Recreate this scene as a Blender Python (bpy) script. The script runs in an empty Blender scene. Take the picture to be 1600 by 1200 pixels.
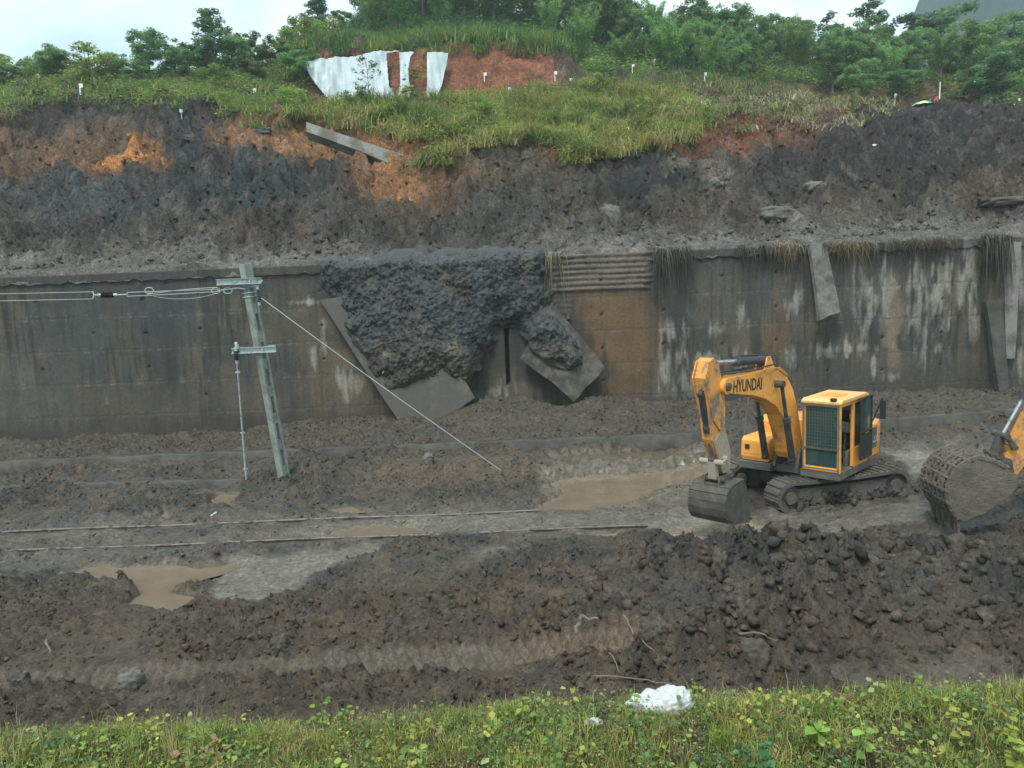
import bpy, bmesh, math, random
import numpy as np
from mathutils import Vector, Matrix, Euler
random.seed(7); RNG = np.random.default_rng(7)
C = bpy.context.scene.collection
S = bpy.context.scene
# ------------------------------------------------------------------ camera
FOC, CAMH, PITCH, ROLL = 1200.0, 6.0, math.atan(150 / 1200), 0.04
cam = bpy.data.cameras.new('camera'); co = bpy.data.objects.new('camera', cam); C.objects.link(co)
cam.sensor_width = 36; cam.lens = 27.0; cam.clip_end = 5000; cam.clip_start = 0.1
co.location = (0, 0, CAMH)
co.matrix_world = Matrix.Translation((0, 0, CAMH)) @ Matrix.Rotation(math.pi / 2 - PITCH, 4, 'X') @ Matrix.Rotation(-ROLL, 4, 'Z')
S.camera = co
# ------------------------------------------------------------------ world, sun, exposure
W = bpy.data.worlds.new('World'); S.world = W; W.use_nodes = True
nt = W.node_tree; nt.nodes.clear()
def N(tree, kind, **kw):
    n = tree.nodes.new(kind)
    for k, v in kw.items(): setattr(n, k, v)
    return n
SUN_EL, SUN_ROT = math.radians(58), math.radians(205)
sky = N(nt, 'ShaderNodeTexSky', sky_type='NISHITA', sun_disc=False, sun_elevation=SUN_EL, sun_rotation=SUN_ROT)
tc = N(nt, 'ShaderNodeTexCoord'); mp = N(nt, 'ShaderNodeMapping'); mp.inputs['Scale'].default_value = (1, 1, 2.2)
cn = N(nt, 'ShaderNodeTexNoise'); cn.inputs['Scale'].default_value = 2.6; cn.inputs['Detail'].default_value = 6; cn.inputs['Roughness'].default_value = .55
cr = N(nt, 'ShaderNodeValToRGB')
cr.color_ramp.elements[0].position = .38; cr.color_ramp.elements[0].color = (3.0, 3.9, 4.3, 1)
cr.color_ramp.elements[1].position = .62; cr.color_ramp.elements[1].color = (6.0, 6.9, 6.9, 1)
mx = N(nt, 'ShaderNodeMixRGB'); mx.inputs[0].default_value = .88
bg = N(nt, 'ShaderNodeBackground'); bg.inputs[1].default_value = .1
wo = N(nt, 'ShaderNodeOutputWorld')
L = nt.links.new
L(tc.outputs['Generated'], mp.inputs[0]); L(mp.outputs[0], cn.inputs[0]); L(cn.outputs[0], cr.inputs[0])
L(sky.outputs[0], mx.inputs[1]); L(cr.outputs[0], mx.inputs[2]); L(mx.outputs[0], bg.inputs[0]); L(bg.outputs[0], wo.inputs[0])
sl = bpy.data.lights.new('sun', 'SUN'); sl.energy = 1.5; sl.angle = math.radians(16); sl.color = (1, .96, .9)
so = bpy.data.objects.new('sun', sl); C.objects.link(so)
so.rotation_euler = (math.pi / 2 - SUN_EL, 0, math.pi - SUN_ROT + math.pi)
sd = Vector((math.sin(SUN_ROT) * math.cos(SUN_EL), math.cos(SUN_ROT) * math.cos(SUN_EL), math.sin(SUN_EL)))
so.rotation_euler = sd.to_track_quat('Z', 'Y').to_euler()
S.view_settings.view_transform = 'Standard'; S.view_settings.look = 'None'; S.view_settings.exposure = 1.32; S.view_settings.gamma = 1
S.render.engine = 'CYCLES'
S.cycles.volume_bounces = 0; S.cycles.max_bounces = 6; S.cycles.transparent_max_bounces = 8

# ------------------------------------------------------------------ where the photo's points lie in the place
def ray(u, v):
    du, dv = u - 800, v - 600; c, s = math.cos(ROLL), math.sin(ROLL)
    x = (c * du - s * dv) / FOC; y = -(s * du + c * dv) / FOC
    return np.array([x, math.cos(PITCH) + y * math.sin(PITCH), -math.sin(PITCH) + y * math.cos(PITCH)])
def atz(u, v, z=0.0):
    d = ray(u, v); return np.array([0, 0, CAMH]) + d * (z - CAMH) / d[2]
def aty(u, v, Y):
    d = ray(u, v); return np.array([0, 0, CAMH]) + d * Y / d[1]
def uv_of(x, y, z):
    z = z - CAMH; dep = np.maximum(y * math.cos(PITCH) - z * math.sin(PITCH), .05); up = y * math.sin(PITCH) + z * math.cos(PITCH)
    X = x / dep * FOC; Y = -up / dep * FOC; c, s = math.cos(ROLL), math.sin(ROLL)
    return c * X + s * Y + 800, -s * X + c * Y + 600

# ------------------------------------------------------------------ noise
def _h(ix, iy, seed):
    n = (ix.astype(np.int64) * 374761393 + iy.astype(np.int64) * 668265263 + seed * 974634777) & 0xffffffff
    n = ((n ^ (n >> 13)) * 1274126177) & 0xffffffff
    return ((n ^ (n >> 16)) & 0xffffff) / float(0xffffff)
def perlin(x, y, seed=0):
    x0 = np.floor(x); y0 = np.floor(y); fx = x - x0; fy = y - y0
    u = fx * fx * fx * (fx * (fx * 6 - 15) + 10); v = fy * fy * fy * (fy * (fy * 6 - 15) + 10)
    def g(dx, dy):
        a = _h(x0 + dx, y0 + dy, seed) * 2 * math.pi
        return np.cos(a) * (fx - dx) + np.sin(a) * (fy - dy)
    a = g(0, 0); b = g(1, 0); c = g(0, 1); d = g(1, 1)
    return ((a + (b - a) * u) * (1 - v) + (c + (d - c) * u) * v) * 1.5
def fbm(x, y, o=4, seed=0, gain=.5):
    s = np.zeros_like(x, dtype=float); a = 1.0; f = 1.0
    for i in range(o):
        s += a * perlin(x * f + 13.7 * i, y * f - 7.3 * i, seed + i); a *= gain; f *= 2.03
    return s
def ridg(x, y, o=4, seed=0, gain=.55):
    s = np.zeros_like(x, dtype=float); a = 1.0; f = 1.0
    for i in range(o):
        s += a * (1 - 2.2 * np.abs(perlin(x * f + 5.1 * i, y * f + 3.3 * i, seed + i))); a *= gain; f *= 2.1
    return s
def lumps(x, y, cell, seed=0, keep=.8):
    """domes of uneven size and height, one per jittered cell: broken clods"""
    X = x / cell; Y = y / cell; x0 = np.floor(X); y0 = np.floor(Y); out = np.zeros_like(X)
    for dx in (-1, 0, 1):
        for dy in (-1, 0, 1):
            cx = x0 + dx; cy = y0 + dy
            px = cx + .15 + .7 * _h(cx, cy, seed); py = cy + .15 + .7 * _h(cx, cy, seed + 1)
            rr = .35 + .5 * _h(cx, cy, seed + 2); hh = _h(cx, cy, seed + 3); an = _h(cx, cy, seed + 4) * 3.14
            ddx = X - px; ddy = Y - py; ca, sa = np.cos(an), np.sin(an)
            e1 = (ddx * ca + ddy * sa) * 1.25; e2 = (-ddx * sa + ddy * ca) * .85
            q = 1 - (np.abs(e1) ** 2.4 + np.abs(e2) ** 2.4) ** (1 / 1.2) / rr ** 2
            out = np.maximum(out, np.where(hh < keep, np.sqrt(np.maximum(q, 0)) * (.4 + .6 * hh) * rr, 0))
    return out * cell
def smooth(t):
    t = np.clip(t, 0, 1); return t * t * (3 - 2 * t)
def polyd(px, py, poly):
    """signed distance (inside > 0)"""
    P = np.asarray(poly, float); d = np.full(px.shape, 1e9); ins = np.zeros(px.shape, bool)
    for i in range(len(P)):
        ax, ay = P[i]; bx, by = P[(i + 1) % len(P)]
        ex, ey = bx - ax, by - ay; t = np.clip(((px - ax) * ex + (py - ay) * ey) / (ex * ex + ey * ey), 0, 1)
        d = np.minimum(d, np.hypot(px - ax - t * ex, py - ay - t * ey))
        c = ((ay > py) != (by > py)) & (px < (bx - ax) * (py - ay) / ((by - ay) if by != ay else 1e-9) + ax)
        ins ^= c
    return np.where(ins, d, -d)

# ------------------------------------------------------------------ object helpers
def tag(o, label=None, cat=None, group=None, kind=None):
    if label: o['label'] = label
    if cat: o['category'] = cat
    if group: o['group'] = group
    if kind: o['kind'] = kind
    return o
def empty(name, loc=(0, 0, 0), rz=0, **kw):
    o = bpy.data.objects.new(name, None); C.objects.link(o); o.location = loc; o.rotation_euler = (0, 0, rz); o.empty_display_size = .2
    return tag(o, **kw)
def mk(name, V, F, mat, parent=None, col=None, smooth_=False, loc=None):
    V = np.asarray(V, np.float32).reshape(-1, 3); F = np.asarray(F, np.int32); k = F.shape[1]
    me = bpy.data.meshes.new(name); me.vertices.add(len(V)); me.vertices.foreach_set('co', V.ravel())
    me.loops.add(F.size); me.loops.foreach_set('vertex_index', F.ravel())
    me.polygons.add(len(F)); me.polygons.foreach_set('loop_start', np.arange(0, F.size, k, dtype=np.int32))
    me.polygons.foreach_set('loop_total', np.full(len(F), k, np.int32))
    if smooth_: me.polygons.foreach_set('use_smooth', np.ones(len(F), bool))
    if col is not None:
        a = me.color_attributes.new('Col', 'FLOAT_COLOR', 'POINT')
        cc = np.ones((len(V), 4), np.float32); cc[:, :col.shape[1]] = col; a.data.foreach_set('color', cc.ravel())
    me.update(); me.validate()
    me.materials.append(mat)
    o = bpy.data.objects.new(name, me); C.objects.link(o)
    if parent: o.parent = parent
    if loc is not None: o.location = loc
    return o
def grid_faces(nx, ny):
    i = np.arange(nx * ny).reshape(ny, nx)
    return np.stack([i[:-1, :-1], i[:-1, 1:], i[1:, 1:], i[1:, :-1]], -1).reshape(-1, 4)
class MB:
    """collects boxes, tubes, prisms; build() links them as ONE mesh object"""
    def __init__(s): s.b = bmesh.new()
    def box(s, c, d, R=None, bev=0.0):
        r = bmesh.ops.create_cube(s.b, size=1); vs = r['verts']
        M = Matrix.Translation(c) @ (R.to_4x4() if R else Matrix()) @ Matrix.Diagonal((d[0], d[1], d[2], 1))
        bmesh.ops.transform(s.b, matrix=M, verts=vs)
        if bev:
            es = {e for v in vs for e in v.link_edges}
            bmesh.ops.bevel(s.b, geom=list(es), offset=bev, segments=2, affect='EDGES', profile=.5)
        return s
    def tube(s, a, b, r0, r1=None, n=12, cap=True):
        a = Vector(a); b = Vector(b); r1 = r0 if r1 is None else r1; d = b - a
        if d.length < 1e-6: return s
        q = d.to_track_quat('Z', 'Y').to_matrix().to_4x4()
        bmesh.ops.create_cone(s.b, cap_ends=cap, segments=n, radius1=r0, radius2=r1, depth=d.length, matrix=Matrix.Translation((a + b) / 2) @ q)
        return s
    def path(s, pts, r, n=6):
        for a, b in zip(pts[:-1], pts[1:]): s.tube(a, b, r, r, n)
        return s
    def ball(s, c, r, sc=(1, 1, 1), sub=2):
        bmesh.ops.create_icosphere(s.b, subdivisions=sub, radius=r, matrix=Matrix.Translation(c) @ Matrix.Diagonal((sc[0], sc[1], sc[2], 1)))
        return s
    def prism(s, prof, y0, y1, f=None, bev=0.0):
        """profile [(x,z)] extruded from y0 to y1 (f maps (x,y,z) to a point)"""
        f = f or (lambda x, y, z: (x, y, z))
        A = [s.b.verts.new(f(x, y0, z)) for x, z in prof]; B = [s.b.verts.new(f(x, y1, z)) for x, z in prof]
        n = len(prof); fs = [s.b.faces.new(A[::-1]), s.b.faces.new(B)]
        for i in range(n): fs.append(s.b.faces.new([A[i], A[(i + 1) % n], B[(i + 1) % n], B[i]]))
        if bev:
            es = [e for e in fs[0].edges] + [e for e in fs[1].edges]
            bmesh.ops.bevel(s.b, geom=es, offset=bev, segments=2, affect='EDGES', profile=.5)
        return s
    def quad(s, pts):
        s.b.faces.new([s.b.verts.new(p) for p in pts]); return s
    def hexa(s, P):
        """eight corners: four of one side, four of the other"""
        v = [s.b.verts.new(p) for p in P]
        for f in ((3, 2, 1, 0), (4, 5, 6, 7), (0, 1, 5, 4), (1, 2, 6, 5), (2, 3, 7, 6), (3, 0, 4, 7)): s.b.faces.new([v[i] for i in f])
        return s
    def build(s, name, mat, parent=None, smooth_=False, loc=None):
        bmesh.ops.recalc_face_normals(s.b, faces=s.b.faces)
        me = bpy.data.meshes.new(name); s.b.to_mesh(me); s.b.free(); me.materials.append(mat)
        if smooth_:
            me.polygons.foreach_set('use_smooth', np.ones(len(me.polygons), bool))
            try: me.set_sharp_from_angle(angle=math.radians(35))
            except Exception: pass
        o = bpy.data.objects.new(name, me); C.objects.link(o)
        if parent: o.parent = parent
        if loc is not None: o.location = loc
        return o
def scatter(T, F, pos, R, sc, colr):
    """copies of one small template as arrays"""
    T = np.asarray(T, float); n = len(pos); k = len(T)
    if sc.ndim == 1: sc = np.repeat(sc[:, None], 3, 1)
    V = np.einsum('nij,nkj->nki', R, T[None] * sc[:, None, :]) + pos[:, None, :]
    FF = (np.asarray(F)[None] + (np.arange(n) * k)[:, None, None]).reshape(-1, len(F[0]))
    return V.reshape(-1, 3), FF, np.repeat(colr, k, 0)
def rotz(a):
    R = np.zeros((len(a), 3, 3)); R[:, 0, 0] = np.cos(a); R[:, 0, 1] = -np.sin(a); R[:, 1, 0] = np.sin(a); R[:, 1, 1] = np.cos(a); R[:, 2, 2] = 1; return R
def rotx(a):
    R = np.zeros((len(a), 3, 3)); R[:, 0, 0] = 1; R[:, 1, 1] = np.cos(a); R[:, 1, 2] = -np.sin(a); R[:, 2, 1] = np.sin(a); R[:, 2, 2] = np.cos(a); return R
def randrot(n): return rotz(RNG.uniform(0, 6.28, n)) @ rotx(RNG.uniform(0, 6.28, n)) @ rotz(RNG.uniform(0, 6.28, n))

# ------------------------------------------------------------------ materials
def bsdf(name):
    m = bpy.data.materials.new(name); m.use_nodes = True
    return m, m.node_tree, m.node_tree.nodes['Principled BSDF']
def noise(t, scale, det=4, rough=.55, co_=None, vec=None):
    n = N(t, 'ShaderNodeTexNoise'); n.inputs['Scale'].default_value = scale; n.inputs['Detail'].default_value = det; n.inputs['Roughness'].default_value = rough
    if vec is not None: t.links.new(vec, n.inputs['Vector'])
    return n
def mrange(t, src, a, b, c, d):
    n = N(t, 'ShaderNodeMapRange'); t.links.new(src, n.inputs[0])
    for i, v in zip((1, 2, 3, 4), (a, b, c, d)): n.inputs[i].default_value = v
    return n.outputs[0]
def mulcol(t, a, fac):
    n = N(t, 'ShaderNodeVectorMath', operation='SCALE'); t.links.new(a, n.inputs[0]); t.links.new(fac, n.inputs['Scale']); return n.outputs[0]
def attr_mat(name, nscales=((2.5, .75, 1.25), (18, .7, 1.3)), bump=((9, .07), (28, .035), (90, .012)), r0=.85, r1=.28, bstr=1.0, spec=.4, glint=0.0):
    m, t, b = bsdf(name); at = N(t, 'ShaderNodeAttribute', attribute_name='Col'); g = N(t, 'ShaderNodeTexCoord')
    c = at.outputs['Color']
    for s_, lo, hi in nscales:
        n = noise(t, s_, 5, .65, vec=g.outputs['Object']); c = mulcol(t, c, mrange(t, n.outputs[0], .3, .7, lo, hi))
    t.links.new(c, b.inputs['Base Color'])
    rg_ = mrange(t, at.outputs['Alpha'], 0, 1, r0, r1)
    if glint:
        gn = noise(t, 5, 5, .7, vec=g.outputs['Object']); gm = N(t, 'ShaderNodeMath', operation='MULTIPLY'); t.links.new(rg_, gm.inputs[0]); t.links.new(mrange(t, gn.outputs[0], .38, .62, 1.05, 1 - glint), gm.inputs[1]); rg_ = gm.outputs[0]
    t.links.new(rg_, b.inputs['Roughness']); b.inputs['Specular IOR Level'].default_value = spec
    prev = None
    for s_, d in bump:
        n = noise(t, s_, 6, .7, vec=g.outputs['Object']); bp = N(t, 'ShaderNodeBump'); bp.inputs['Distance'].default_value = d
        t.links.new(mrange(t, at.outputs['Alpha'], 0, 1, bstr, .12), bp.inputs['Strength'])
        t.links.new(n.outputs[0], bp.inputs['Height'])
        if prev: t.links.new(prev, bp.inputs['Normal'])
        prev = bp.outputs[0]
    if prev: t.links.new(prev, b.inputs['Normal'])
    return m
def leaf_mat(name, rnd=.0, trans=.42):
    m, t, b = bsdf(name); at = N(t, 'ShaderNodeAttribute', attribute_name='Col'); c = at.outputs['Color']
    if rnd:
        oi = N(t, 'ShaderNodeObjectInfo'); c = mulcol(t, c, mrange(t, oi.outputs['Random'], 0, 1, 1 - rnd, 1 + rnd))
        hs = N(t, 'ShaderNodeHueSaturation'); t.links.new(c, hs.inputs['Color']); 
        m2 = N(t, 'ShaderNodeMath', operation='MULTIPLY'); m2.inputs[1].default_value = 7.13; t.links.new(oi.outputs['Random'], m2.inputs[0])
        m3 = N(t, 'ShaderNodeMath', operation='FRACT'); t.links.new(m2.outputs[0], m3.inputs[0])
        t.links.new(mrange(t, m3.outputs[0], 0, 1, .475, .515), hs.inputs['Hue']); c = hs.outputs[0]
    t.links.new(c, b.inputs['Base Color']); b.inputs['Roughness'].default_value = .6; b.inputs['Specular IOR Level'].default_value = .25
    tr = N(t, 'ShaderNodeBsdfTranslucent'); t.links.new(c, tr.inputs[0]); ms = N(t, 'ShaderNodeMixShader'); ms.inputs[0].default_value = trans
    t.links.new(b.outputs[0], ms.inputs[1]); t.links.new(tr.outputs[0], ms.inputs[2]); t.links.new(ms.outputs[0], t.nodes['Material Output'].inputs[0])
    return m
def plain(name, c, rough=.5, metal=0.0, dirt=None, dscale=4.0, dlo=.5, dhi=.62, bump=0.0, bscale=40, spec=.5, drough=.9):
    """colour with patches of a second colour (dirt, wear) of their own shape"""
    m, t, b = bsdf(name); g = N(t, 'ShaderNodeTexCoord')
    b.inputs['Metallic'].default_value = metal; b.inputs['Specular IOR Level'].default_value = spec
    rgb = N(t, 'ShaderNodeRGB'); rgb.outputs[0].default_value = (*c, 1)
    n2 = noise(t, dscale * 5, 5, .7, vec=g.outputs['Object']); base = mulcol(t, rgb.outputs[0], mrange(t, n2.outputs[0], .3, .7, .86, 1.1))
    b.inputs['Roughness'].default_value = rough
    if dirt:
        n = noise(t, dscale, 8, .7, vec=g.outputs['Object']); f = mrange(t, n.outputs[0], dlo, dhi, 0, 1)
        mm = N(t, 'ShaderNodeMixRGB'); t.links.new(f, mm.inputs[0]); t.links.new(base, mm.inputs[1]); mm.inputs[2].default_value = (*dirt, 1)
        base = mm.outputs[0]; t.links.new(mrange(t, f, 0, 1, rough, drough), b.inputs['Roughness'])
    t.links.new(base, b.inputs['Base Color'])
    if bump:
        n = noise(t, bscale, 6, .7, vec=g.outputs['Object']); bp = N(t, 'ShaderNodeBump'); bp.inputs['Distance'].default_value = bump
        t.links.new(n.outputs[0], bp.inputs['Height']); t.links.new(bp.outputs[0], b.inputs['Normal'])
    return m
M_mud = attr_mat('churned mud', nscales=((2.5, .7, 1.3), (11, .55, 1.5), (42, .5, 1.6)), bump=((7, .05), (22, .04), (70, .018)), r0=.80, r1=.28, spec=.36, glint=.45)
M_slide = attr_mat('wet slumped mud', nscales=((1.2, .65, 1.35), (6, .65, 1.4), (22, .65, 1.4)), bump=((4, .08), (15, .04), (50, .012)), r0=.72, r1=.4, spec=.38, glint=.4)
M_hill = attr_mat('slope soil', nscales=((.8, .65, 1.35), (4, .5, 1.6), (13, .42, 1.8)), bump=((3, .22), (8, .14), (22, .06)), r0=.85, r1=.5, spec=.28, glint=.3)
M_wall = attr_mat('stained concrete', nscales=((1.2, .8, 1.2), (9, .75, 1.28), (50, .85, 1.15)), bump=((25, .012), (90, .005)), r0=.8, r1=.5, spec=.25)
M_leaf = leaf_mat('leaves', rnd=.22); M_grass = leaf_mat('grass blades'); M_weed = leaf_mat('weed leaves', trans=.35)
M_bark = plain('bark', (.11, .095, .075), .9, bump=.02, dirt=(.2, .19, .16), dscale=3)
M_water = plain('muddy water', (.19, .148, .105), .04, spec=.8, dirt=(.15, .118, .086), dscale=.8, dlo=.4, dhi=.6, drough=.1)
M_water2 = plain('dark muddy water', (.07, .06, .045), .06, spec=.8, dirt=(.16, .13, .1), dscale=.8, dlo=.4, dhi=.6, drough=.15)
M_conc = plain('grey concrete', (.17, .165, .15), .85, dirt=(.07, .062, .052), dscale=1.6, dlo=.42, dhi=.62, bump=.02, bscale=18)
M_concd = plain('mud smeared concrete', (.075, .07, .06), .8, dirt=(.042, .038, .032), dscale=1.3, dlo=.42, dhi=.6, bump=.03, bscale=14)
M_concp = plain('pale concrete', (.21, .205, .185), .85, dirt=(.11, .10, .085), dscale=1.1, dlo=.45, dhi=.6, bump=.02, bscale=20)
M_rail = plain('rusty rail', (.15, .13, .115), .5, .2, dirt=(.07, .055, .042), dscale=5, dlo=.5, dhi=.6)
M_stone = plain('stone', (.13, .125, .112), .85, dirt=(.06, .055, .047), dscale=3, bump=.03, bscale=12)
M_yel = plain('orange paint', (.78, .345, .065), .38, dirt=(.30, .17, .08), dscale=3.0, dlo=.53, dhi=.68, drough=.8)
M_yelm = plain('muddy orange paint', (.66, .29, .06), .5, dirt=(.17, .14, .105), dscale=2.4, dlo=.47, dhi=.6, bump=.006, bscale=60)
M_armm = plain('mud caked arm paint', (.30, .27, .22), .7, dirt=(.45, .20, .05), dscale=2.0, dlo=.52, dhi=.6)
M_steel = plain('muddy steel', (.062, .057, .048), .75, .0, dirt=(.11, .10, .082), dscale=4, dlo=.45, dhi=.65, bump=.02, bscale=25)
M_track = plain('mud caked track', (.08, .073, .06), .8, dirt=(.115, .105, .088), dscale=3, dlo=.4, dhi=.6, bump=.04, bscale=14)
M_cake = plain('dried mud caking', (.135, .118, .092), .85, dirt=(.085, .076, .062), dscale=2.2, dlo=.42, dhi=.6, bump=.05, bscale=9)
M_roof = plain('roof paint with sky sheen', (.80, .47, .17), .35, dirt=(.45, .28, .13), dscale=4, dlo=.58, dhi=.72)  # cab orange made paler: sheen of the sky painted into the roof colour
M_cyl = plain('dark cylinder', (.035, .042, .05), .45, .2, dirt=(.09, .085, .075), dscale=5)
M_chrome = plain('chrome rod', (.5, .52, .55), .25, .8, dirt=(.2, .18, .16), dscale=5)
M_black = plain('black rubber', (.02, .021, .022), .6)
M_grey = plain('grey frame paint', (.09, .09, .08), .6, dirt=(.15, .135, .115), dscale=3, dlo=.45, dhi=.6)
M_pole = plain('pole concrete', (.23, .27, .24), .8, dirt=(.13, .13, .11), dscale=1.5, dlo=.45, dhi=.65, bump=.01, bscale=30)
M_galv = plain('galvanised steel', (.42, .50, .49), .5, .3, dirt=(.27, .3, .28), dscale=8)
M_white = plain('white plastic', (.52, .55, .56), .5, dirt=(.36, .36, .33), dscale=5, dlo=.48, dhi=.7, bump=.03, bscale=9)
M_tarp = plain('white tarpaulin', (.42, .50, .52), .55, dirt=(.34, .41, .43), dscale=.6, dlo=.45, dhi=.65, bump=.04, bscale=2.5)
M_wire = plain('wire', (.4, .43, .42), .5, .4)
def flat(name, c, rough=.6): return plain(name, c, rough)
m_, t_, b_ = bsdf('cab glass'); b_.inputs['Base Color'].default_value = (.045, .10, .10, 1); b_.inputs['Roughness'].default_value = .06
tr_ = N(t_, 'ShaderNodeBsdfTransparent'); tr_.inputs[0].default_value = (.75, .85, .83, 1); ms_ = N(t_, 'ShaderNodeMixShader'); ms_.inputs[0].default_value = .5
t_.links.new(b_.outputs[0], ms_.inputs[1]); t_.links.new(tr_.outputs[0], ms_.inputs[2]); t_.links.new(ms_.outputs[0], t_.nodes['Material Output'].inputs[0]); M_glass = m_

# ------------------------------------------------------------------ the track bed and the mud below the wall
WALLY = 33.0
def axis(dense0, dense1, step, lo, hi, g=1.25):
    a = list(np.arange(dense0, dense1 + 1e-6, step)); s_ = step
    while a[-1] < hi: s_ *= g; a.append(a[-1] + s_)
    s_ = step; b = [a[0]]
    while b[-1] > lo: s_ *= g; b.append(b[-1] - s_)
    return np.array(b[1:][::-1] + a)
PUD = [  # outline on the photo, water height, dark?
    ([(88, 902), (125, 888), (270, 884), (372, 886), (345, 902), (300, 912), (262, 925), (312, 932), (300, 955), (272, 972), (250, 955), (232, 942), (205, 940), (214, 920), (150, 908)], 0),
    ([(850, 752), (900, 742), (1010, 738), (1090, 722), (1120, 735), (1080, 752), (1040, 765), (1000, 780), (930, 794), (860, 798), (850, 785), (895, 768)], 0),
    ([(860, 730), (930, 718), (1000, 708), (1060, 708), (1100, 716), (1010, 724), (940, 728)], 1),
    ([(326, 780), (345, 773), (372, 771), (370, 784), (350, 791), (332, 789)], 0),
    ([(230, 808), (255, 802), (280, 808), (262, 813), (240, 813)], 0),
    ([(480, 838), (560, 826), (610, 820), (660, 826), (620, 836), (560, 842)], 0),
    ([(905, 836), (950, 828), (985, 833), (950, 840)], 0),
    ([(500, 798), (560, 794), (575, 799), (520, 804)], 0),
]
SMOOTH_ = [([(1000, 820), (1100, 800), (1200, 812), (1190, 850), (1160, 880), (1110, 872), (1050, 848)], 1, (.19, .165, .13)),
    ([(1380, 706), (1480, 700), (1600, 700), (1600, 740), (1560, 720), (1440, 745), (1400, 780), (1420, 745)], .9, (.15, .145, .135)),
    ([(1190, 800), (1430, 778), (1460, 800), (1440, 830), (1300, 850), (1200, 835)], .55, (.14, .135, .12)),
    ([(360, 870), (600, 850), (620, 880), (520, 900), (400, 960), (330, 950), (330, 910)], .75, (.135, .13, .118)),
    ([(440, 825), (660, 800), (850, 800), (1100, 790), (1090, 825), (900, 835), (600, 845), (450, 845)], .6, (.125, .122, .11)),
    ([(840, 735), (1130, 700), (1180, 760), (1100, 800), (840, 805)], .5, (.14, .128, .108)),
    ([(730, 880), (800, 876), (805, 893), (745, 897)], .7, (.14, .135, .125)),
    ([(1190, 1050), (1320, 1062), (1420, 1090), (1290, 1092)], .6, (.1, .092, .082)),
    ([(1400, 1050), (1560, 1030), (1600, 1060), (1590, 1085), (1450, 1090)], .5, (.09, .078, .068)),
    ([(0, 870), (90, 860), (340, 855), (330, 880), (60, 905), (0, 900)], .35, (.10, .097, .09))]
def gb(x, y, c, rx, ry, a): return a * np.exp(-((x - c[0]) / rx) ** 2 - ((y - c[1]) / ry) ** 2)
def ground_base(x, y):
    z = 1.68 * (1 - smooth((y - 6.9) / 3.3)) + .05 * np.clip(6.8 - y, 0, 4)
    z = z + (.62 - .5 * smooth((-7 - x) / 6)) * smooth((y - 24.5) / 8)
    z = z + gb(x, y, (4.6, 13.4), 3.2, 1.6, .72) + gb(x, y, (9.3, 13.5), 3.2, 1.05, .42) + gb(x, y, (13.5, 13.4), 2.5, 1.1, .4)
    z = z + gb(x, y, (-1.4, 16.4), 2.6, .9, .3) + gb(x, y, (1.8, 15.6), 1.8, 1.1, .25) + gb(x, y, (-3.6, 13.9), 3.6, .5, .24)
    z = z + gb(x, y, (-6.6, 24.2), 1.6, 1.0, .28) + gb(x, y, (-1.5, 25.2), 4.5, 1.6, .35) + gb(x, y, (3.6, 25.6), 2.2, .9, .2) + gb(x, y, (14, 29), 8, 2.3, .75)
    z = z + gb(x, y, (-12, 26.5), 6, 1.4, .25) + gb(x, y, (-.6, 31.3), 2.0, 1.8, .7) + gb(x, y, (3.6, 31.4), 1.8, 1.4, .5)
    z = z - .14 * smooth((-x - .5) / 4) * smooth((9 - y) / 2)
    return z
gx = axis(-22.5, 23.5, .05, -90, 90); gy = axis(7.2, 33.2, .05, -40, 33.3)
gy = gy[gy < 33.6]
X, Y = np.meshgrid(gx, gy)
U, Vv = uv_of(X, Y, np.zeros_like(X))
wu = U + 14 * perlin(X * 1.1, Y * 1.1, 50) + 7 * perlin(X * 3.5, Y * 3.5, 51); wv = Vv + 5 * perlin(X * 1.3, Y * 1.3, 52) + 3 * perlin(X * 4, Y * 4, 53)
infr = (Y > 9) & (Y < 33)
pud = np.zeros_like(X)
for poly, dk in PUD:
    m = infr & (np.abs(U - np.mean([p[0] for p in poly])) < 240) & (np.abs(Vv - np.mean([p[1] for p in poly])) < 90)
    pud[m] = np.maximum(pud[m], smooth((polyd(wu[m], wv[m], poly) + 6) / 10))
smo = np.zeros_like(X); scol = np.zeros(X.shape + (3,)); sw = np.zeros_like(X)
for poly, k, c in SMOOTH_:
    m = infr & (np.abs(U - np.mean([p[0] for p in poly])) < 420) & (np.abs(Vv - np.mean([p[1] for p in poly])) < 130)
    q = smooth((polyd(wu[m], wv[m], poly) + 12) / 24); smo[m] = np.maximum(smo[m], k * q); scol[m] = scol[m] * (1 - q[:, None]) + q[:, None] * np.array(c); sw[m] = np.maximum(sw[m], q)
tread = smooth((.46 - np.abs(Y - 11.85 - .03 * X + .1 * perlin(X * .3, Y * 0, 9))) / .18) * smooth((3.2 - X) / 1.5) * (.55 + .45 * smooth(.6 + perlin(X * .35, Y * .35, 77) * 1.5))
tread2 = smooth((.35 - np.abs(Y - 16.9 - .42 * (X - 9.5))) / .15) * smooth((X - 7.6) / .6)
smo = np.maximum(smo, np.maximum(tread * .97, tread2 * .8))
bed = smooth((Y - 17.2) / .8) * smooth((21.6 - Y) / 1.2) * smooth((6 - X) / 4)
smo = np.maximum(smo, bed * .5 * (.5 + .5 * smooth(.5 + 1.5 * perlin(X * .4, Y * .9, 5))))
churn = 1 - smo
big = smooth((gb(X, Y, (5, 13.2), 4.5, 2.4, 1.4) + gb(X, Y, (10, 13.2), 4, 1.7, 1.0)))
veg = 1 - smooth((Y - 7.4) / 1.6)
h = ground_base(X, Y)
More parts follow.
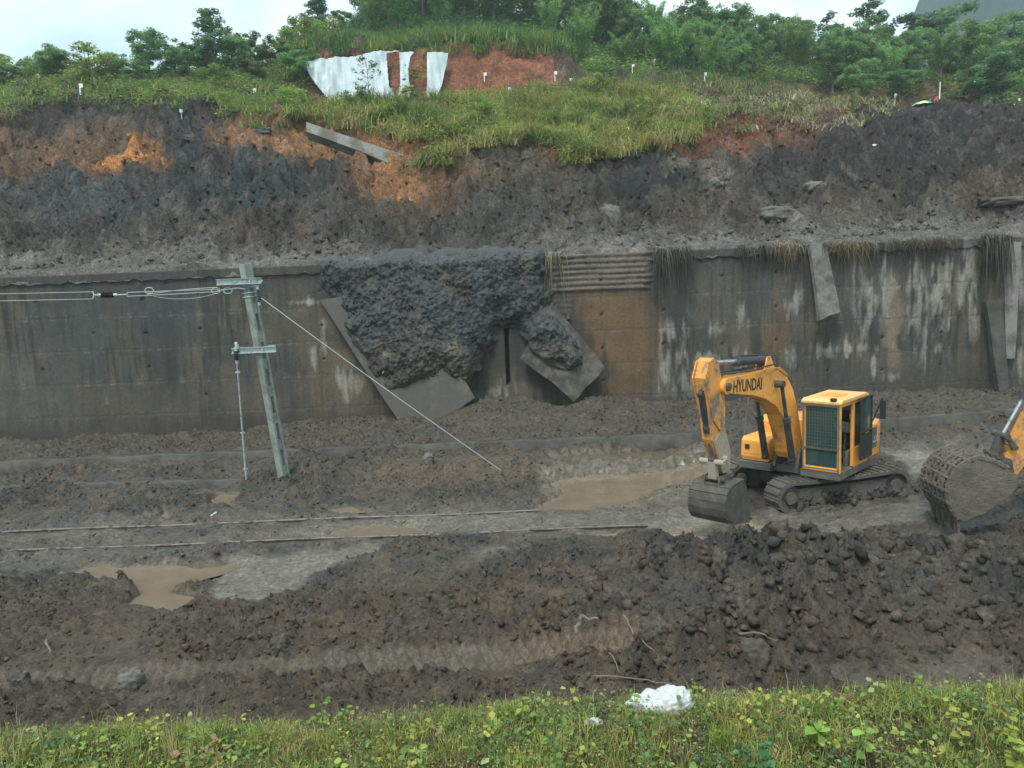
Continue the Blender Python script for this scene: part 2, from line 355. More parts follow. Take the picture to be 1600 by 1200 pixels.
wx = X + .18 * perlin(X * 2.2, Y * 2.2, 31) + .06 * perlin(X * 7, Y * 7, 33); wy = Y + .18 * perlin(X * 2.2, Y * 2.2, 32) + .06 * perlin(X * 7, Y * 7, 34)
h = h + .14 * fbm(X * .55, Y * .9, 4, 3) * smooth((Y - 22) / 2) * (1 - pud)
h = h + .10 * fbm(X * .5, Y * .6, 3, 1) * (1 - pud) * (.4 + .6 * churn)
den = smooth(.55 + 1.1 * fbm(X * .35, Y * .5, 3, 71))
lp = lumps(wx, wy, .62, 11, .75) * (.10 + .45 * big) + lumps(wx + 3, wy, .31, 17, .85) * (.38 + .42 * big) + lumps(wx, wy + 5, .16, 23, .9) * .7
h = h + lp * churn ** 1.3 * (.3 + .85 * den) * (1 - pud) * (1 - .8 * veg) * 1.35
crb = churn * (1 - pud) * (1 - .8 * veg) * (.35 + .9 * den)
h = h + (.045 + .085 * big) * ridg(wx * 1.5, wy * 2.0, 5, 41, .66) * crb + .035 * ridg(wx * 6, wy * 7, 3, 43, .6) * crb + .018 * fbm(X * 8, Y * 8, 3, 44) * (1 - pud)
rutm = smooth(smo * 1.4) * (1 - pud) * (1 - tread)
h = h + rutm * .028 * ridg(X * .35, (Y - .12 * X) * 2.6 + .4 * perlin(X * .5, Y * .5, 8), 3, 61)
h = h + tread * .075 * np.clip(1.6 * np.sin((X + .35 * (Y - 12) + .02 * perlin(X * 2, Y * 2, 3)) * 2 * math.pi / .2), -1, 1) 
h = h + tread2 * .02 * np.clip(1.6 * np.sin((X - .4 * Y) * 2 * math.pi / .2), -1, 1)
h = h - pud * .16
railz = np.maximum(np.exp(-((Y - 18.26) / .24) ** 4), np.exp(-((Y - 19.95) / .24) ** 4)) * smooth((3.4 - X) / .5)
h = h * (1 - .92 * railz) + (.018 + .13 * perlin(X * .45, Y, 12) + .06 * perlin(X * 1.9, Y, 14)) * .92 * railz
ex = (X - 8.15) * math.cos(math.radians(15.6)) + (Y - 20.9) * math.sin(math.radians(15.6)); ey = -(X - 8.15) * math.sin(math.radians(15.6)) + (Y - 20.9) * math.cos(math.radians(15.6))
exm = smooth((2.5 - np.abs(ex)) / .5) * smooth((1.75 - np.abs(ey)) / .35)
h = h * (1 - exm) + exm * (.15 + .05 * perlin(X * 3, Y * 3, 4))
nearp = infr & (pud < .3)
h = np.where(nearp & (Y > 10.5), np.maximum(h, .012 + .02 * fbm(X * 5, Y * 5, 2, 7)), h)
# colour of the soil itself
br = np.array
col = np.zeros(X.shape + (3,)); col[:] = (.072, .067, .060)
def cmix(c, f): 
    global col
    f = np.clip(f, 0, 1)[..., None]; col = col * (1 - f) + np.array(c) * f
n1 = fbm(X * .35, Y * .5, 4, 81); n2 = fbm(X * 1.3, Y * 1.6, 4, 85)
cmix((.040, .039, .039), smooth(.4 + 1.8 * n1) * .85)
cmix((.098, .080, .060), smooth(.1 + 1.8 * n2) * .55)
brown = smooth((16.0 - Y) / 1.5) * smooth((3.0 - X) / 3.0) + smooth((12.3 - Y) / .8)
cmix((.084, .066, .049), np.clip(brown, 0, 1) * (.45 + .5 * smooth(.5 + n2)))
cmix((.12, .088, .062), smooth((Y - 12.6) / .5) * smooth((15.2 - Y) / 1) * smooth((X + 1.5) / 2) * smooth((3.6 - X) / 2) * .5 * smooth(.5 + n2))
cmix((.085, .070, .052), smooth((Y - 24) / 3) * smooth(.4 + 1.4 * n1) * .6)
cmix((.13, .10, .07), smooth((Y - 22) / 1) * smooth((26 - Y) / 1.5) * smooth((X + 6) / 2) * smooth((2 - X) / 2) * .5)
cmix((.125, .118, .103), bed * smo * .9)
f = (sw * smo * 1.2).clip(0, 1)[..., None]; col = col * (1 - f) + scol * f
cmix((.098, .084, .068), tread * .7); cmix((.125, .09, .066), tread * smooth((X + .5) / 1.5) * .5)
edge = np.clip(4 * pud * (1 - pud), 0, 1); cmix((.10, .082, .06), np.maximum(edge * .6, pud))
cmix((.05, .055, .03), veg * .9)
col = col * np.array([.90, .85, .765])
wet = np.clip(smo * .75 + edge * .5 + .15 * smooth(.3 + n1), 0, 1) * (1 - veg)
gV = np.stack([X, Y, h], -1).reshape(-1, 3)
tag(mk('ground', gV, grid_faces(len(gx), len(gy)), M_mud, col=np.concatenate([col.reshape(-1, 3), wet.reshape(-1, 1)], 1), smooth_=True), kind='structure')
def zg(x, y):
    i = min(max(np.searchsorted(gx, x), 1), len(gx) - 1); j = min(max(np.searchsorted(gy, y), 1), len(gy) - 1); return float(h[j, i])
for poly, dk in PUD:
    c0 = np.mean(poly, 0); P = [atz(c0[0] + (u - c0[0]) * 1.32, c0[1] + (v - c0[1]) * 1.6, -.022) for u, v in poly]
    b = MB(); vs = [b.b.verts.new(p) for p in P]; b.b.faces.new(vs)
    o = b.build('puddle', M_water2 if dk else M_water); tag(o, kind='structure')

# ------------------------------------------------------------------ hillside above the wall
PROF = {
 -.67: [(33, 7.25), (35.5, 7.7), (38, 9.2), (50, 17.6), (60, 21.3), (75, 26), (110, 35), (160, 42), (300, 50)],
 -.33: [(33, 7.25), (36, 7.7), (38, 8.9), (49, 16.8), (60, 21.3), (75, 26.5), (110, 36), (160, 42), (300, 50)],
 -.27: [(33, 7.25), (36.2, 7.7), (39, 9.4), (49, 16.2), (61, 21.2), (75, 27), (110, 37), (160, 48), (300, 60)],
 -.23: [(33, 7.25), (36.2, 7.7), (41, 10.6), (49, 15.6), (58, 18.9), (61.5, 20.3), (64, 24.4), (75, 27), (95, 36), (130, 40), (300, 40)],
 -.08: [(33, 7.25), (36.5, 7.75), (45, 13.2), (52, 15.8), (58, 18.7), (61.5, 20.3), (64, 25.2), (75, 29), (95, 38), (130, 54), (300, 80)],
 .055: [(33, 7.25), (36.5, 7.75), (45, 12.8), (55, 17.2), (61.5, 20.4), (64, 24.9), (75, 28), (95, 36.5), (130, 41), (300, 40)],
 .10: [(33, 7.25), (36.5, 7.9), (45, 12.6), (58, 19.2), (64, 22.6), (75, 26), (95, 34), (130, 46), (300, 70)],
 .25: [(33, 7.25), (36.5, 7.9), (44, 11.8), (54, 16.4), (64, 21), (75, 24.5), (95, 32), (130, 42), (300, 60)],
 .40: [(33, 7.25), (36.2, 7.9), (42, 10.8), (50, 14.2), (62, 18.7), (66, 19.2), (72, 19.7), (80, 24.6), (95, 29.5), (130, 39), (300, 55)],
 .53: [(33, 7.25), (36, 8.0), (42, 10.8), (50, 13.9), (58, 16.5), (62, 17.6), (64, 17.9), (71, 18.5), (76, 21.8), (95, 28.5), (130, 36), (300, 50)],
 .67: [(33, 7.25), (35.8, 8.2), (42, 11.2), (50, 14.4), (60, 17.1), (64, 17.5), (72, 18.9), (80, 23.5), (95, 27), (130, 34), (300, 48)]}
KB = sorted(PROF)
def hill_base(x, y):
    x = np.asarray(x, float); y = np.asarray(y, float); b = np.clip(x / np.maximum(y, 1), KB[0], KB[-1])
    z = np.zeros_like(b); Z = [np.interp(y, [p[0] for p in PROF[k]], [p[1] for p in PROF[k]]) for k in KB]
    for i in range(len(KB) - 1):
        m = (b >= KB[i]) & (b <= KB[i + 1]); t = (b - KB[i]) / (KB[i + 1] - KB[i]); zz = Z[i] * (1 - t) + Z[i + 1] * t; z = np.where(m, zz, z)
    return z
hx = axis(-34, 40, .11, -210, 230, 1.18); hy = axis(33.02, 66, .10, 33.01, 230, 1.12)
X2, Y2 = np.meshgrid(hx, hy); B0 = hill_base(X2, Y2)
U2, V2 = uv_of(X2, Y2, B0)
wu2 = U2 + 16 * perlin(X2 * .45, Y2 * .45, 101) + 8 * perlin(X2 * 1.6, Y2 * 1.6, 102); wv2 = V2 + 8 * perlin(X2 * .5, Y2 * .5, 103) + 5 * perlin(X2 * 1.7, Y2 * 1.7, 104)
VEG = [([(490, 200), (515, 160), (640, 165), (700, 150), (900, 138), (1100, 138), (1110, 190), (1060, 236), (960, 250), (900, 250), (840, 232), (760, 238), (690, 246), (650, 228), (560, 205)], 1.0),
       ([(-200, 60), (430, 60), (470, 100), (520, 165), (500, 205), (430, 208), (330, 188), (200, 178), (110, 166), (40, 168), (0, 198), (-200, 190)], .9),
       ([(-200, -300), (440, -300), (430, 90), (880, 84), (900, 132), (1600, 150), (1900, 150), (1900, -300)], .95),
       ([(440, 70), (880, 60), (882, 92), (600, 84), (470, 96)], 1.0),
       ([(1050, 138), (1400, 140), (1380, 180), (1320, 200), (1150, 205), (1080, 190)], .45)]
v2 = np.zeros_like(X2)
for poly, k in VEG: v2 = np.maximum(v2, k * smooth((polyd(wu2, wv2, poly) + 6) / 14))
col2 = np.zeros(X2.shape + (3,)); col2[:] = (.066, .056, .046)
HZ = [((60, 270), (170, 50), (.125, .078, .048), .95), ((90, 205), (130, 32), (.045, .041, .038), .9), ((250, 195), (160, 26), (.05, .044, .040), .85), ((150, 290), (120, 16), (.20, .105, .05), .8),
      ((420, 240), (130, 30), (.22, .12, .058), .95), ((540, 265), (130, 42), (.24, .125, .058), .98), ((610, 312), (115, 66), (.27, .135, .062), .95), ((640, 350), (55, 40), (.25, .13, .06), .9), ((740, 295), (110, 24), (.15, .092, .055), .8),
      ((390, 330), (140, 48), (.030, .038, .043), 1.0), ((130, 350), (160, 56), (.048, .055, .060), .95), ((295, 265), (45, 66), (.034, .039, .043), 1.0), ((205, 283), (58, 20), (.40, .18, .062), 1.0),
      ((500, 300), (70, 28), (.028, .032, .035), .9), ((520, 355), (90, 24), (.04, .042, .04), .7), ((800, 350), (140, 22), (.055, .055, .05), .8), ((790, 270), (80, 38), (.085, .08, .065), .8),
      ((1450, 235), (190, 55), (.032, .031, .033), .95), ((1300, 300), (260, 45), (.036, .035, .036), .95), ((1010, 315), (90, 40), (.028, .031, .034), .95), ((1560, 330), (80, 40), (.075, .057, .043), .8), ((880, 300), (60, 24), (.085, .068, .05), .7),
      ((1140, 243), (120, 26), (.20, .080, .045), .9), ((1060, 262), (170, 15), (.17, .078, .047), .7), ((900, 262), (60, 18), (.19, .085, .05), .85), ((1250, 215), (100, 22), (.16, .075, .045), .7), ((1090, 300), (60, 16), (.12, .10, .085), .75),
      ((790, 128), (80, 26), (.26, .10, .055), 1.0), ((470, 130), (30, 40), (.18, .08, .05), .6), ((1480, 158), (260, 14), (.19, .075, .048), .95), ((1200, 150), (180, 22), (.14, .095, .06), .8),
      ((1118, 325), (28, 40), (.13, .115, .10), .8)]
for (cu, cv), (ru, rv), c, k in HZ:
    f = np.clip(smooth(1.45 - np.hypot((wu2 - cu) / ru, (wv2 - cv) / rv)) * k, 0, 1)[..., None]; col2 = col2 * (1 - f) + np.array(c) * f
f = (smooth((36.3 - Y2 + .5 * perlin(X2 * .5, Y2 * .5, 9)) / 1.2) * .8)[..., None]; col2 = col2 * (1 - f) + np.array((.105, .102, .095)) * f
f = (smooth(1.5 - np.hypot((wu2 - 680) / 170, (wv2 - 385) / 26)) * .75)[..., None]; col2 = col2 * (1 - f) + np.array((.046, .048, .047)) * f
pat = smooth(-.2 + 2.2 * fbm(X2 * .8, Y2 * .8, 4, 120))[..., None] * .45; col2 = col2 * (1 - pat) + col2 * .55 * pat
pat = smooth(-.4 + 2.2 * fbm(X2 * 1.1, Y2 * 1.1, 4, 130))[..., None] * .4; col2 = col2 * (1 - pat) + np.array((.12, .105, .09)) * pat
f = np.clip(v2, 0, 1)[..., None] * .9; gc = np.array((.060, .075, .030)) * (1 + .5 * fbm(X2 * .5, Y2 * .5, 3, 140))[..., None]; col2 = col2 * (1 - f) + gc * f
cut = smooth((Y2 - 61) / .8) * smooth((64.6 - Y2) / .8) * smooth((X2 / Y2 + .27) / .03) * smooth((.075 - X2 / Y2) / .02)
f = cut[..., None]; cutc = np.array((.20, .082, .05)) * (1 + .35 * fbm(X2 * .7, Y2 * 2, 4, 150))[..., None]; col2 = col2 * (1 - f) + cutc * f
w2x = X2 + .4 * perlin(X2 * .9, Y2 * .9, 131) + .12 * perlin(X2 * 3, Y2 * 3, 133); w2y = Y2 + .4 * perlin(X2 * .9, Y2 * .9, 132) + .12 * perlin(X2 * 3, Y2 * 3, 134)
ledge = smooth((Y2 - 34.2) / 2.5)
ro = (1 - v2 * .8) * (1 - .8 * cut) * (1 - .75 * gb(X2, Y2, (36, 64), 8, 5, 1))
B0 = B0 - gb(X2, Y2, (36.5, 68.5), 4, 2.6, -.15)
hh = B0 + ro * (.15 + .85 * ledge) * (.72 * ridg(X2 * .25, Y2 * .33, 4, 160, .5) + .24 * ridg(w2x * .8, w2y * 1.0, 5, 162, .66) + lumps(w2x, w2y, 1.5, 161, .6) * .5 + lumps(w2x, w2y, .7, 165, .8) * .55 + lumps(w2x, w2y, .36, 169, .85) * .6)
g1 = fbm(X2 * .22 + .3 * perlin(X2 * .6, Y2 * .6, 181), Y2 * .30, 3, 182); g2 = fbm(w2x * .55, w2y * .75, 3, 183)
hh = hh - ro * ledge * (.55 * np.exp(-(g1 / .05) ** 2) + .30 * np.exp(-(g2 / .07) ** 2)) + ro * ledge * .5 * (smooth(g1 * 6 + .5) - .5)
hh = hh + .10 * fbm(X2 * 1.6, Y2 * 1.6, 4, 170) * ro + .4 * v2 * fbm(X2 * .3, Y2 * .3, 3, 171) + cut * .35 * fbm(X2 * .8, Y2 * 1.2, 4, 172)
dip = smooth((34.4 - Y2) / 1.0); hh = hh * (1 - dip) + (7.36 + .16 * fbm(X2 * .7, Y2 * .7, 4, 173) + .6 * lumps(w2x, w2y, .36, 169, .7) + .5 * lumps(w2x, w2y, .7, 175, .5)) * dip
fr = smooth((33.13 + .06 * fbm(X2 * .9, Y2 * 0, 4, 190) - Y2) / .12); hh = hh * (1 - fr) + 6.95 * fr + .12 * fr * perlin(X2 * 2.5, Y2 * 0, 191)
col2 = col2 * np.array([1.0, .96, .90])
wet2 = np.clip(.25 * ro * smooth(.4 + 1.5 * fbm(X2 * .4, Y2 * .4, 3, 180)) + .3 * (1 - ledge), 0, 1)
tag(mk('hillside', np.stack([X2, Y2, hh], -1).reshape(-1, 3), grid_faces(len(hx), len(hy)), M_hill, col=np.concatenate([col2.reshape(-1, 3), wet2.reshape(-1, 1)], 1), smooth_=True), kind='structure')
def zh(x, y):
    i = min(max(np.searchsorted(hx, x), 1), len(hx) - 1); j = min(max(np.searchsorted(hy, y), 1), len(hy) - 1); return float(hh[j, i])
def hithill(u, v, y0=34.0, y1=200):
    d = ray(u, v)
    for y in np.arange(y0, y1, .2):
        p = np.array([0, 0, CAMH]) + d * y / d[1]
        if p[2] < zh(p[0], y): return p
    return np.array([0, 0, CAMH]) + d * y1 / d[1]
# far mountain
mx_ = np.linspace(300, 1300, 90) * .34; my_ = np.linspace(800, 1300, 40) * .34; MX, MY = np.meshgrid(mx_ / .34, my_ / .34)
MZ = 780 * smooth((MX - 330) / 470) * np.exp(-((MY - 1000) / 170.) ** 2) + 95 * fbm(MX / 90, MY / 90, 5, 200) * smooth((MX - 430) / 150)
MZ = MZ - 40 * smooth((470 - MX) / 100); MX, MY, MZ = MX * .34, MY * .34, MZ * .34
mc = np.zeros((MX.size, 4)); mc[:, :3] = (.03, .05, .05)
tag(mk('mountain', np.stack([MX, MY, MZ], -1).reshape(-1, 3), grid_faces(90, 40), M_hill, col=mc, smooth_=True), kind='structure')

# ------------------------------------------------------------------ retaining wall
WT = 7.30
def wallc(u, v): p = aty(u, v, WALLY); return p[0], p[2]
ax_ = axis(-23, 24, .05, -70, 70, 1.3); az_ = np.arange(-1.2, WT + .001, .05)
XW, ZW = np.meshgrid(ax_, az_); UW, VW = uv_of(XW, np.full_like(XW, WALLY), ZW)
cw = np.zeros(XW.shape + (3,)); cw[:] = (.090, .079, .061)
def wm(c, f):
    global cw
    f = np.clip(f, 0, 1)[..., None]; cw = cw * (1 - f) + np.array(c) * f
st = fbm(XW * 1.6, ZW * .12, 5, 210, .6); st2 = fbm(XW * 5, ZW * .25, 4, 215, .6); bl = fbm(XW * .35, ZW * .45, 4, 220)
wm((.050, .053, .050), smooth(.5 + 1.8 * bl) * .85); wm((.088, .074, .05), smooth(-.3 + 2.6 * st) * .65); wm((.026, .026, .024), smooth(-.35 + 2.6 * st2) * .7); wm((.03, .03, .027), smooth(-.6 + 2.6 * fbm(XW * .9, ZW * .1, 4, 217)) * .6)
zn = fbm(XW * 1.2, ZW * .8, 4, 230) * 18
for (cu, cv), (ru, rv), c, k in [((950, 530), (75, 110), (.135, .084, .045), .9), ((540, 600), (70, 80), (.115, .092, .062), .75), ((480, 500), (60, 60), (.085, .072, .05), .6), ((120, 520), (60, 90), (.05, .058, .056), .7), ((250, 480), (70, 80), (.048, .054, .054), .6), ((90, 640), (120, 40), (.08, .07, .052), .6), ((770, 600), (60, 40), (.09, .082, .062), .6), ((1215, 500), (18, 60), (.13, .085, .052), .7), ((30, 620), (60, 60), (.085, .085, .075), .5), ((1395, 520), (14, 80), (.20, .16, .115), .8),
                         ((700, 640), (100, 40), (.085, .08, .07), .5), ((300, 640), (200, 45), (.07, .062, .052), .6), ((1550, 500), (16, 120), (.10, .08, .058), .6), ((1450, 600), (200, 40), (.06, .055, .05), .7), ((1200, 440), (200, 60), (.062, .066, .064), .5)]:
    wm(c, k * smooth(1.5 - np.hypot((UW + zn * .6 - cu) / ru, (VW + zn - cv) / rv)))
PALE = [(1033, 575, 8, 50), (1065, 590, 24, 50), (1050, 515, 14, 18), (1120, 515, 20, 12), (1098, 560, 30, 12), (1160, 500, 10, 18), (1240, 470, 10, 40), (1150, 555, 12, 15), (1235, 555, 16, 14), (1290, 548, 18, 14), (1310, 545, 22, 10), (1340, 545, 28, 9),
        (1350, 470, 22, 50), (1385, 440, 18, 60), (1440, 470, 26, 55), (1475, 450, 16, 60), (1440, 550, 10, 22), (1505, 430, 14, 60), (1522, 500, 7, 70), (1520, 420, 9, 50), (1590, 560, 12, 50), (1595, 430, 8, 60), (1460, 545, 18, 10), (1395, 590, 18, 7), (1365, 575, 4, 25),
        (490, 472, 22, 6), (555, 590, 22, 30), (770, 610, 26, 30), (548, 435, 22, 8), (505, 520, 5, 30), (490, 560, 6, 15), (165, 628, 4, 14), (470, 472, 24, 4), (540, 600, 10, 30), (600, 545, 14, 14), (1565, 470, 10, 80), (700, 560, 10, 25)]
pn = fbm(XW * 3.0, ZW * .7, 5, 240, .6); pn2 = fbm(XW * 6, ZW * .5, 3, 245)
for cu, cv, ru, rv in PALE:
    m = (np.abs(UW - cu) < ru * 3 + 10) & (np.abs(VW - cv) < rv * 3 + 10)
    q = np.zeros_like(XW); q[m] = smooth((1.15 - np.hypot((UW[m] - cu) / ru, (VW[m] - cv) / rv) + 1.0 * pn[m] + .45 * pn2[m]) * .85); wm((.25, .24, .205), q * .8 * (.6 + .4 * smooth(.6 + 1.5 * st2[:, :])))
jx = np.min([np.abs(XW - c) for c in np.arange(-69.2, 70, 2.44)], 0); jz = np.min([np.abs(ZW - c - .02 * perlin(XW * .4, ZW * 0, 5)) for c in (1.2, 2.62, 4.05, 5.48)], 0)
wm((.036, .035, .032), np.maximum(np.exp(-(jx / .035) ** 2) * .22 * smooth(.5 + st), np.exp(-(jz / .035) ** 2) * .5 * smooth(.6 + pn)))
wm((.15, .145, .13), np.exp(-((jz - .07) / .04) ** 2) * smooth(-.1 + 2 * pn) * .5)
tx = np.abs((XW + .61) % 1.22 - .61 + 0); hole = np.zeros_like(XW)
for zc in (1.9, 3.3, 4.75, 6.2):
    for xc in np.arange(-22.8, 24, 2.44): hole = np.maximum(hole, np.exp(-(((XW - xc - .2 * math.sin(xc * 3)) ** 2 + (ZW - zc - .06 * math.cos(xc)) ** 2) / .05 ** 2)) * (1 if _h(np.array([xc * 10 // 1]), np.array([zc * 10 // 1]), 3)[0] < .75 else 0))
wm((.008, .008, .008), hole)
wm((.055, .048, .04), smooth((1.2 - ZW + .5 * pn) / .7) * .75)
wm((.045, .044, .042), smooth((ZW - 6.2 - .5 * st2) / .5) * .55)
MFD = polyd(UW + 14 * perlin(XW * 1.1, ZW * 1.1, 260) + 6 * perlin(XW * 4, ZW * 4, 261), VW, [(462, 385), (500, 450), (525, 500), (560, 560), (600, 615), (690, 640), (760, 610), (800, 560), (850, 600), (920, 615), (955, 585), (900, 500), (868, 385)])
wm((.046, .044, .038), smooth((MFD + 24 + 14 * pn2) / 30) * .85)
# horizontal board-formed ribs below the crest
(rx0, rz0), (rx1, rz1) = wallc(858, 398), wallc(1022, 452)
ribm = smooth((XW - rx0 + .3 * perlin(XW * 2, ZW * 4, 8)) / .3) * smooth((rx1 - XW + .35 * perlin(XW * .5, ZW * 5, 9)) / .4) * smooth((ZW - rz1) / .08)
(qx0, qz0), (qx1, qz1) = wallc(850, 400), wallc(895, 520)
ribm2 = smooth((XW - qx0) / .1) * smooth((qx1 - XW + .25 * (ZW - qz1) * .6) / .3) * smooth((ZW - qz1) / .3) * .6
rib = np.sqrt(np.abs(np.sin((ZW - rz1) * math.pi / .235 + .35 * perlin(XW * .7, ZW, 8))))
wm((.115, .10, .082), ribm * .9); wm((.10, .09, .075), ribm2 * .8)
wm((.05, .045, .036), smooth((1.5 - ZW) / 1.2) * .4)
yd = WALLY + .012 * bl + .10 * hole - (.10 + .04 * pn) * ribm * rib - .10 * ribm2 * (.4 + .6 * rib) + .03 * np.exp(-(jx / .05) ** 2) + .012 * np.exp(-(jz / .04) ** 2) - .01 * pn
(sx0, sz0), (sx1, sz1) = wallc(789, 505), wallc(797, 602)
slot = smooth((XW - sx0 + .04) / .05) * smooth((sx1 - XW + .04) / .05) * smooth((ZW - sz1) / .1) * smooth((sz0 + 1 - ZW) / .1)
yd = yd + .55 * slot; wm((.03, .03, .03), slot)
nw = len(ax_)
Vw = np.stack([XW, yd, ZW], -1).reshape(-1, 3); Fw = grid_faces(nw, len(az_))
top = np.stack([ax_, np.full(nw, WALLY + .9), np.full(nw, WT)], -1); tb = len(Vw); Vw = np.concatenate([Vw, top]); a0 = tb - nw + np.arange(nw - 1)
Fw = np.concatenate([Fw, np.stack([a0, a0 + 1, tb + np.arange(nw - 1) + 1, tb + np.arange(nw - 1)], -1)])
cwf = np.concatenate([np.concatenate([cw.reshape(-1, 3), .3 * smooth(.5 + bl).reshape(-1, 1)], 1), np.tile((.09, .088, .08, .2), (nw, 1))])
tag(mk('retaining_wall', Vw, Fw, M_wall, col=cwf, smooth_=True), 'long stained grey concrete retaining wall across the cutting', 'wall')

# broken slabs of the wall
def slab(name, px, ys, th, mat, label, group=None, jag=.0):
    P = [aty(u, v, y) for (u, v), y in zip(px, ys)]
    P = [Vector(p) for p in P]; n = (P[1] - P[0]).cross(P[3] - P[0]).normalized()
    if n.y < 0: n = -n
    b = MB(); k = 5
    # subdivided faces so the broken rims can wander
    def pt(i, j, side):
        s_, t2 = i / k, j / k; q = P[0].lerp(P[1], s_).lerp(P[3].lerp(P[2], s_), t2) + n * (th if side else 0)
        if i in (0, k) or j in (0, k): q = q + Vector((random.uniform(-1, 1), 0, random.uniform(-1, 1))) * jag
        return q
    random.seed(len(label)); A = {(i, j): b.b.verts.new(pt(i, j, 0)) for i in range(k + 1) for j in range(k + 1)}
    B = {q: b.b.verts.new(Vector(A[q].co) + n * th) for q in A}
    for i in range(k):
        for j in range(k):
            b.b.faces.new([A[i, j], A[i + 1, j], A[i + 1, j + 1], A[i, j + 1]]); b.b.faces.new([B[i, j], B[i, j + 1], B[i + 1, j + 1], B[i + 1, j]])
    rim = [(i, 0) for i in range(k)] + [(k, j) for j in range(k)] + [(i, k) for i in range(k, 0, -1)] + [(0, j) for j in range(k, 0, -1)]
    for a, c in zip(rim, rim[1:] + rim[:1]): b.b.faces.new([A[a], A[c], B[c], B[a]])
    return tag(b.build(name, mat), label, 'slab', group)
M_slab = plain('fresh broken concrete', (.072, .068, .06), .8, dirt=(.14, .115, .085), dscale=.7, dlo=.55, dhi=.66, bump=.01, bscale=14)
M_slab2 = plain('muddy broken concrete', (.10, .09, .075), .8, dirt=(.045, .042, .037), dscale=1.6, dlo=.42, dhi=.55, bump=.03, bscale=9)
SG = 'slabs broken off the retaining wall'
slab('concrete_slab', [(500, 470), (640, 684), (742, 622), (640, 440)], [32.7, 31.6, 31.6, 32.7], .26, M_slab, 'large triangular grey slab tilting out below the collapsed mud, pointed corner down', SG, .03)
slab('concrete_slab', [(814, 560), (897, 628), (946, 574), (862, 470)], [32.45, 31.75, 31.8, 32.6], .26, M_slab2, 'mud covered ribbed slab hanging right of the dark slot in the wall', SG, .05)
slab('concrete_slab', [(1266, 384), (1281, 500), (1313, 487), (1290, 376)], [32.6, 32.0, 32.2, 32.8], .2, M_conc, 'narrow grey slab hanging from the wall top above the excavator cab', SG, .03)
slab('concrete_slab', [(1541, 470), (1562, 616), (1577, 612), (1566, 470)], [32.5, 32.0, 32.0, 32.5], .25, M_concd, 'dark plank-like slab leaning against the wall near the right edge', SG, .03)
slab('concrete_pilaster', [(1570, 378), (1572, 560), (1586, 560), (1596, 378)], [32.75, 32.7, 32.7, 32.75], .3, M_concp, 'pale tan concrete pilaster standing out of the wall at far right', None, .02)
slab('concrete_slab', [(478, 205), (690, 284), (692, 262), (478, 190)], [43.2, 42.4, 42.6, 43.4], .9, M_concp, 'long fallen concrete beam lying aslant on the soil below the green grass', None, .05)
slab('concrete_slab', [(720, 262), (790, 292), (796, 276), (724, 246)], [42.6, 42.2, 42.8, 43.2], .7, M_conc, 'short broken concrete block half buried right of the fallen beam', None, .06)

# mud that has slid over the wall
MF = [(462, 392), (492, 410), (500, 440), (520, 480), (552, 532), (585, 578), (622, 604), (685, 588), (738, 602), (750, 575), (772, 548), (783, 512), (800, 515), (818, 538), (846, 556), (880, 580), (915, 578), (925, 556), (900, 520), (878, 490), (862, 450), (852, 402), (868, 388), (880, 360), (430, 360)]
MFw = [tuple(aty(u, v, 32.3)[[0, 2]]) for u, v in MF]
fx = np.arange(-9.5, 6.0, .04); fz = np.arange(1.6, 8.0, .04); XF, ZF = np.meshgrid(fx, fz)
dF = polyd(XF + .45 * perlin(XF * 1.1, ZF * 1.1, 300) + .16 * perlin(XF * 2.6, ZF * 2.6, 303) + .08 * perlin(XF * 4, ZF * 4, 301), ZF + .15 * perlin(XF * 1.3, ZF * 1.3, 302), MFw)
UF, VF = uv_of(XF, np.full_like(XF, WALLY), ZF)
pl = 33.0 - .35 - .75 * smooth((VF - 450) / 190); inL = smooth((1.5 - np.hypot((UF - 640) / 90, (VF - 560) / 90)) * 2)
pr_ = 33.0 - .35 - .75 * smooth((VF - 480) / 130); inR = smooth((1.5 - np.hypot((UF - 880) / 55, (VF - 560) / 60)) * 2)
und = 33.0 * np.ones_like(XF); und = und * (1 - inL) + pl * inL; und = und * (1 - inR) + np.minimum(und, pr_) * inR
xw = XF + .15 * perlin(XF * 2, ZF * 2, 305); zw = ZF + .15 * perlin(XF * 2, ZF * 2, 306)
tk = .06 + .30 * smooth(dF / 1.4) + .10 * smooth((VF - 380) / 80) * smooth(dF / .6)
yF = und - tk - smooth(dF / .3) * (.15 * fbm(XF * 1.1, ZF * .8, 6, 320, .6) + .10 * ridg(XF * .8 + .2 * ZF, ZF * .3, 3, 309) + lumps(XF, ZF, .55, 310, .45) * .16 + lumps(XF, ZF, .22, 314, .5) * .22 + .05 * fbm(XF * 6, ZF * 6, 3, 324, .6))
yF = np.where(dF < 0, yF + smooth(-dF / .22) * 3.0, yF)
back = smooth((ZF - WT + .1) / .5); WTn = WT + .10 + .22 * fbm(XF * .8, XF * 0, 4, 340); yF = yF + smooth((ZF - WTn + .25) / .3) * .3 + np.maximum(ZF - WTn, 0) * 4.6
ribR = inR * smooth(dF / .2) * smooth((UF - 862) / 10); ang = (XF * .8 + ZF * .6)
yF = yF - .045 * ribR * np.abs(np.sin(ang * math.pi / .26))
cf = np.zeros(XF.shape + (3,)); cf[:] = (.058, .064, .068); nf = fbm(XF * .6, ZF * .6, 4, 330); nf2 = fbm(XF * 2, ZF * 1.4, 4, 335)
def fmx(c, f):
    global cf
    f = np.clip(f, 0, 1)[..., None]; cf = cf * (1 - f) + np.array(c) * f
fmx((.085, .078, .066), smooth(-.1 + 2 * nf) * .7); fmx((.040, .045, .05), smooth(-.3 + 2.2 * nf2) * .7)
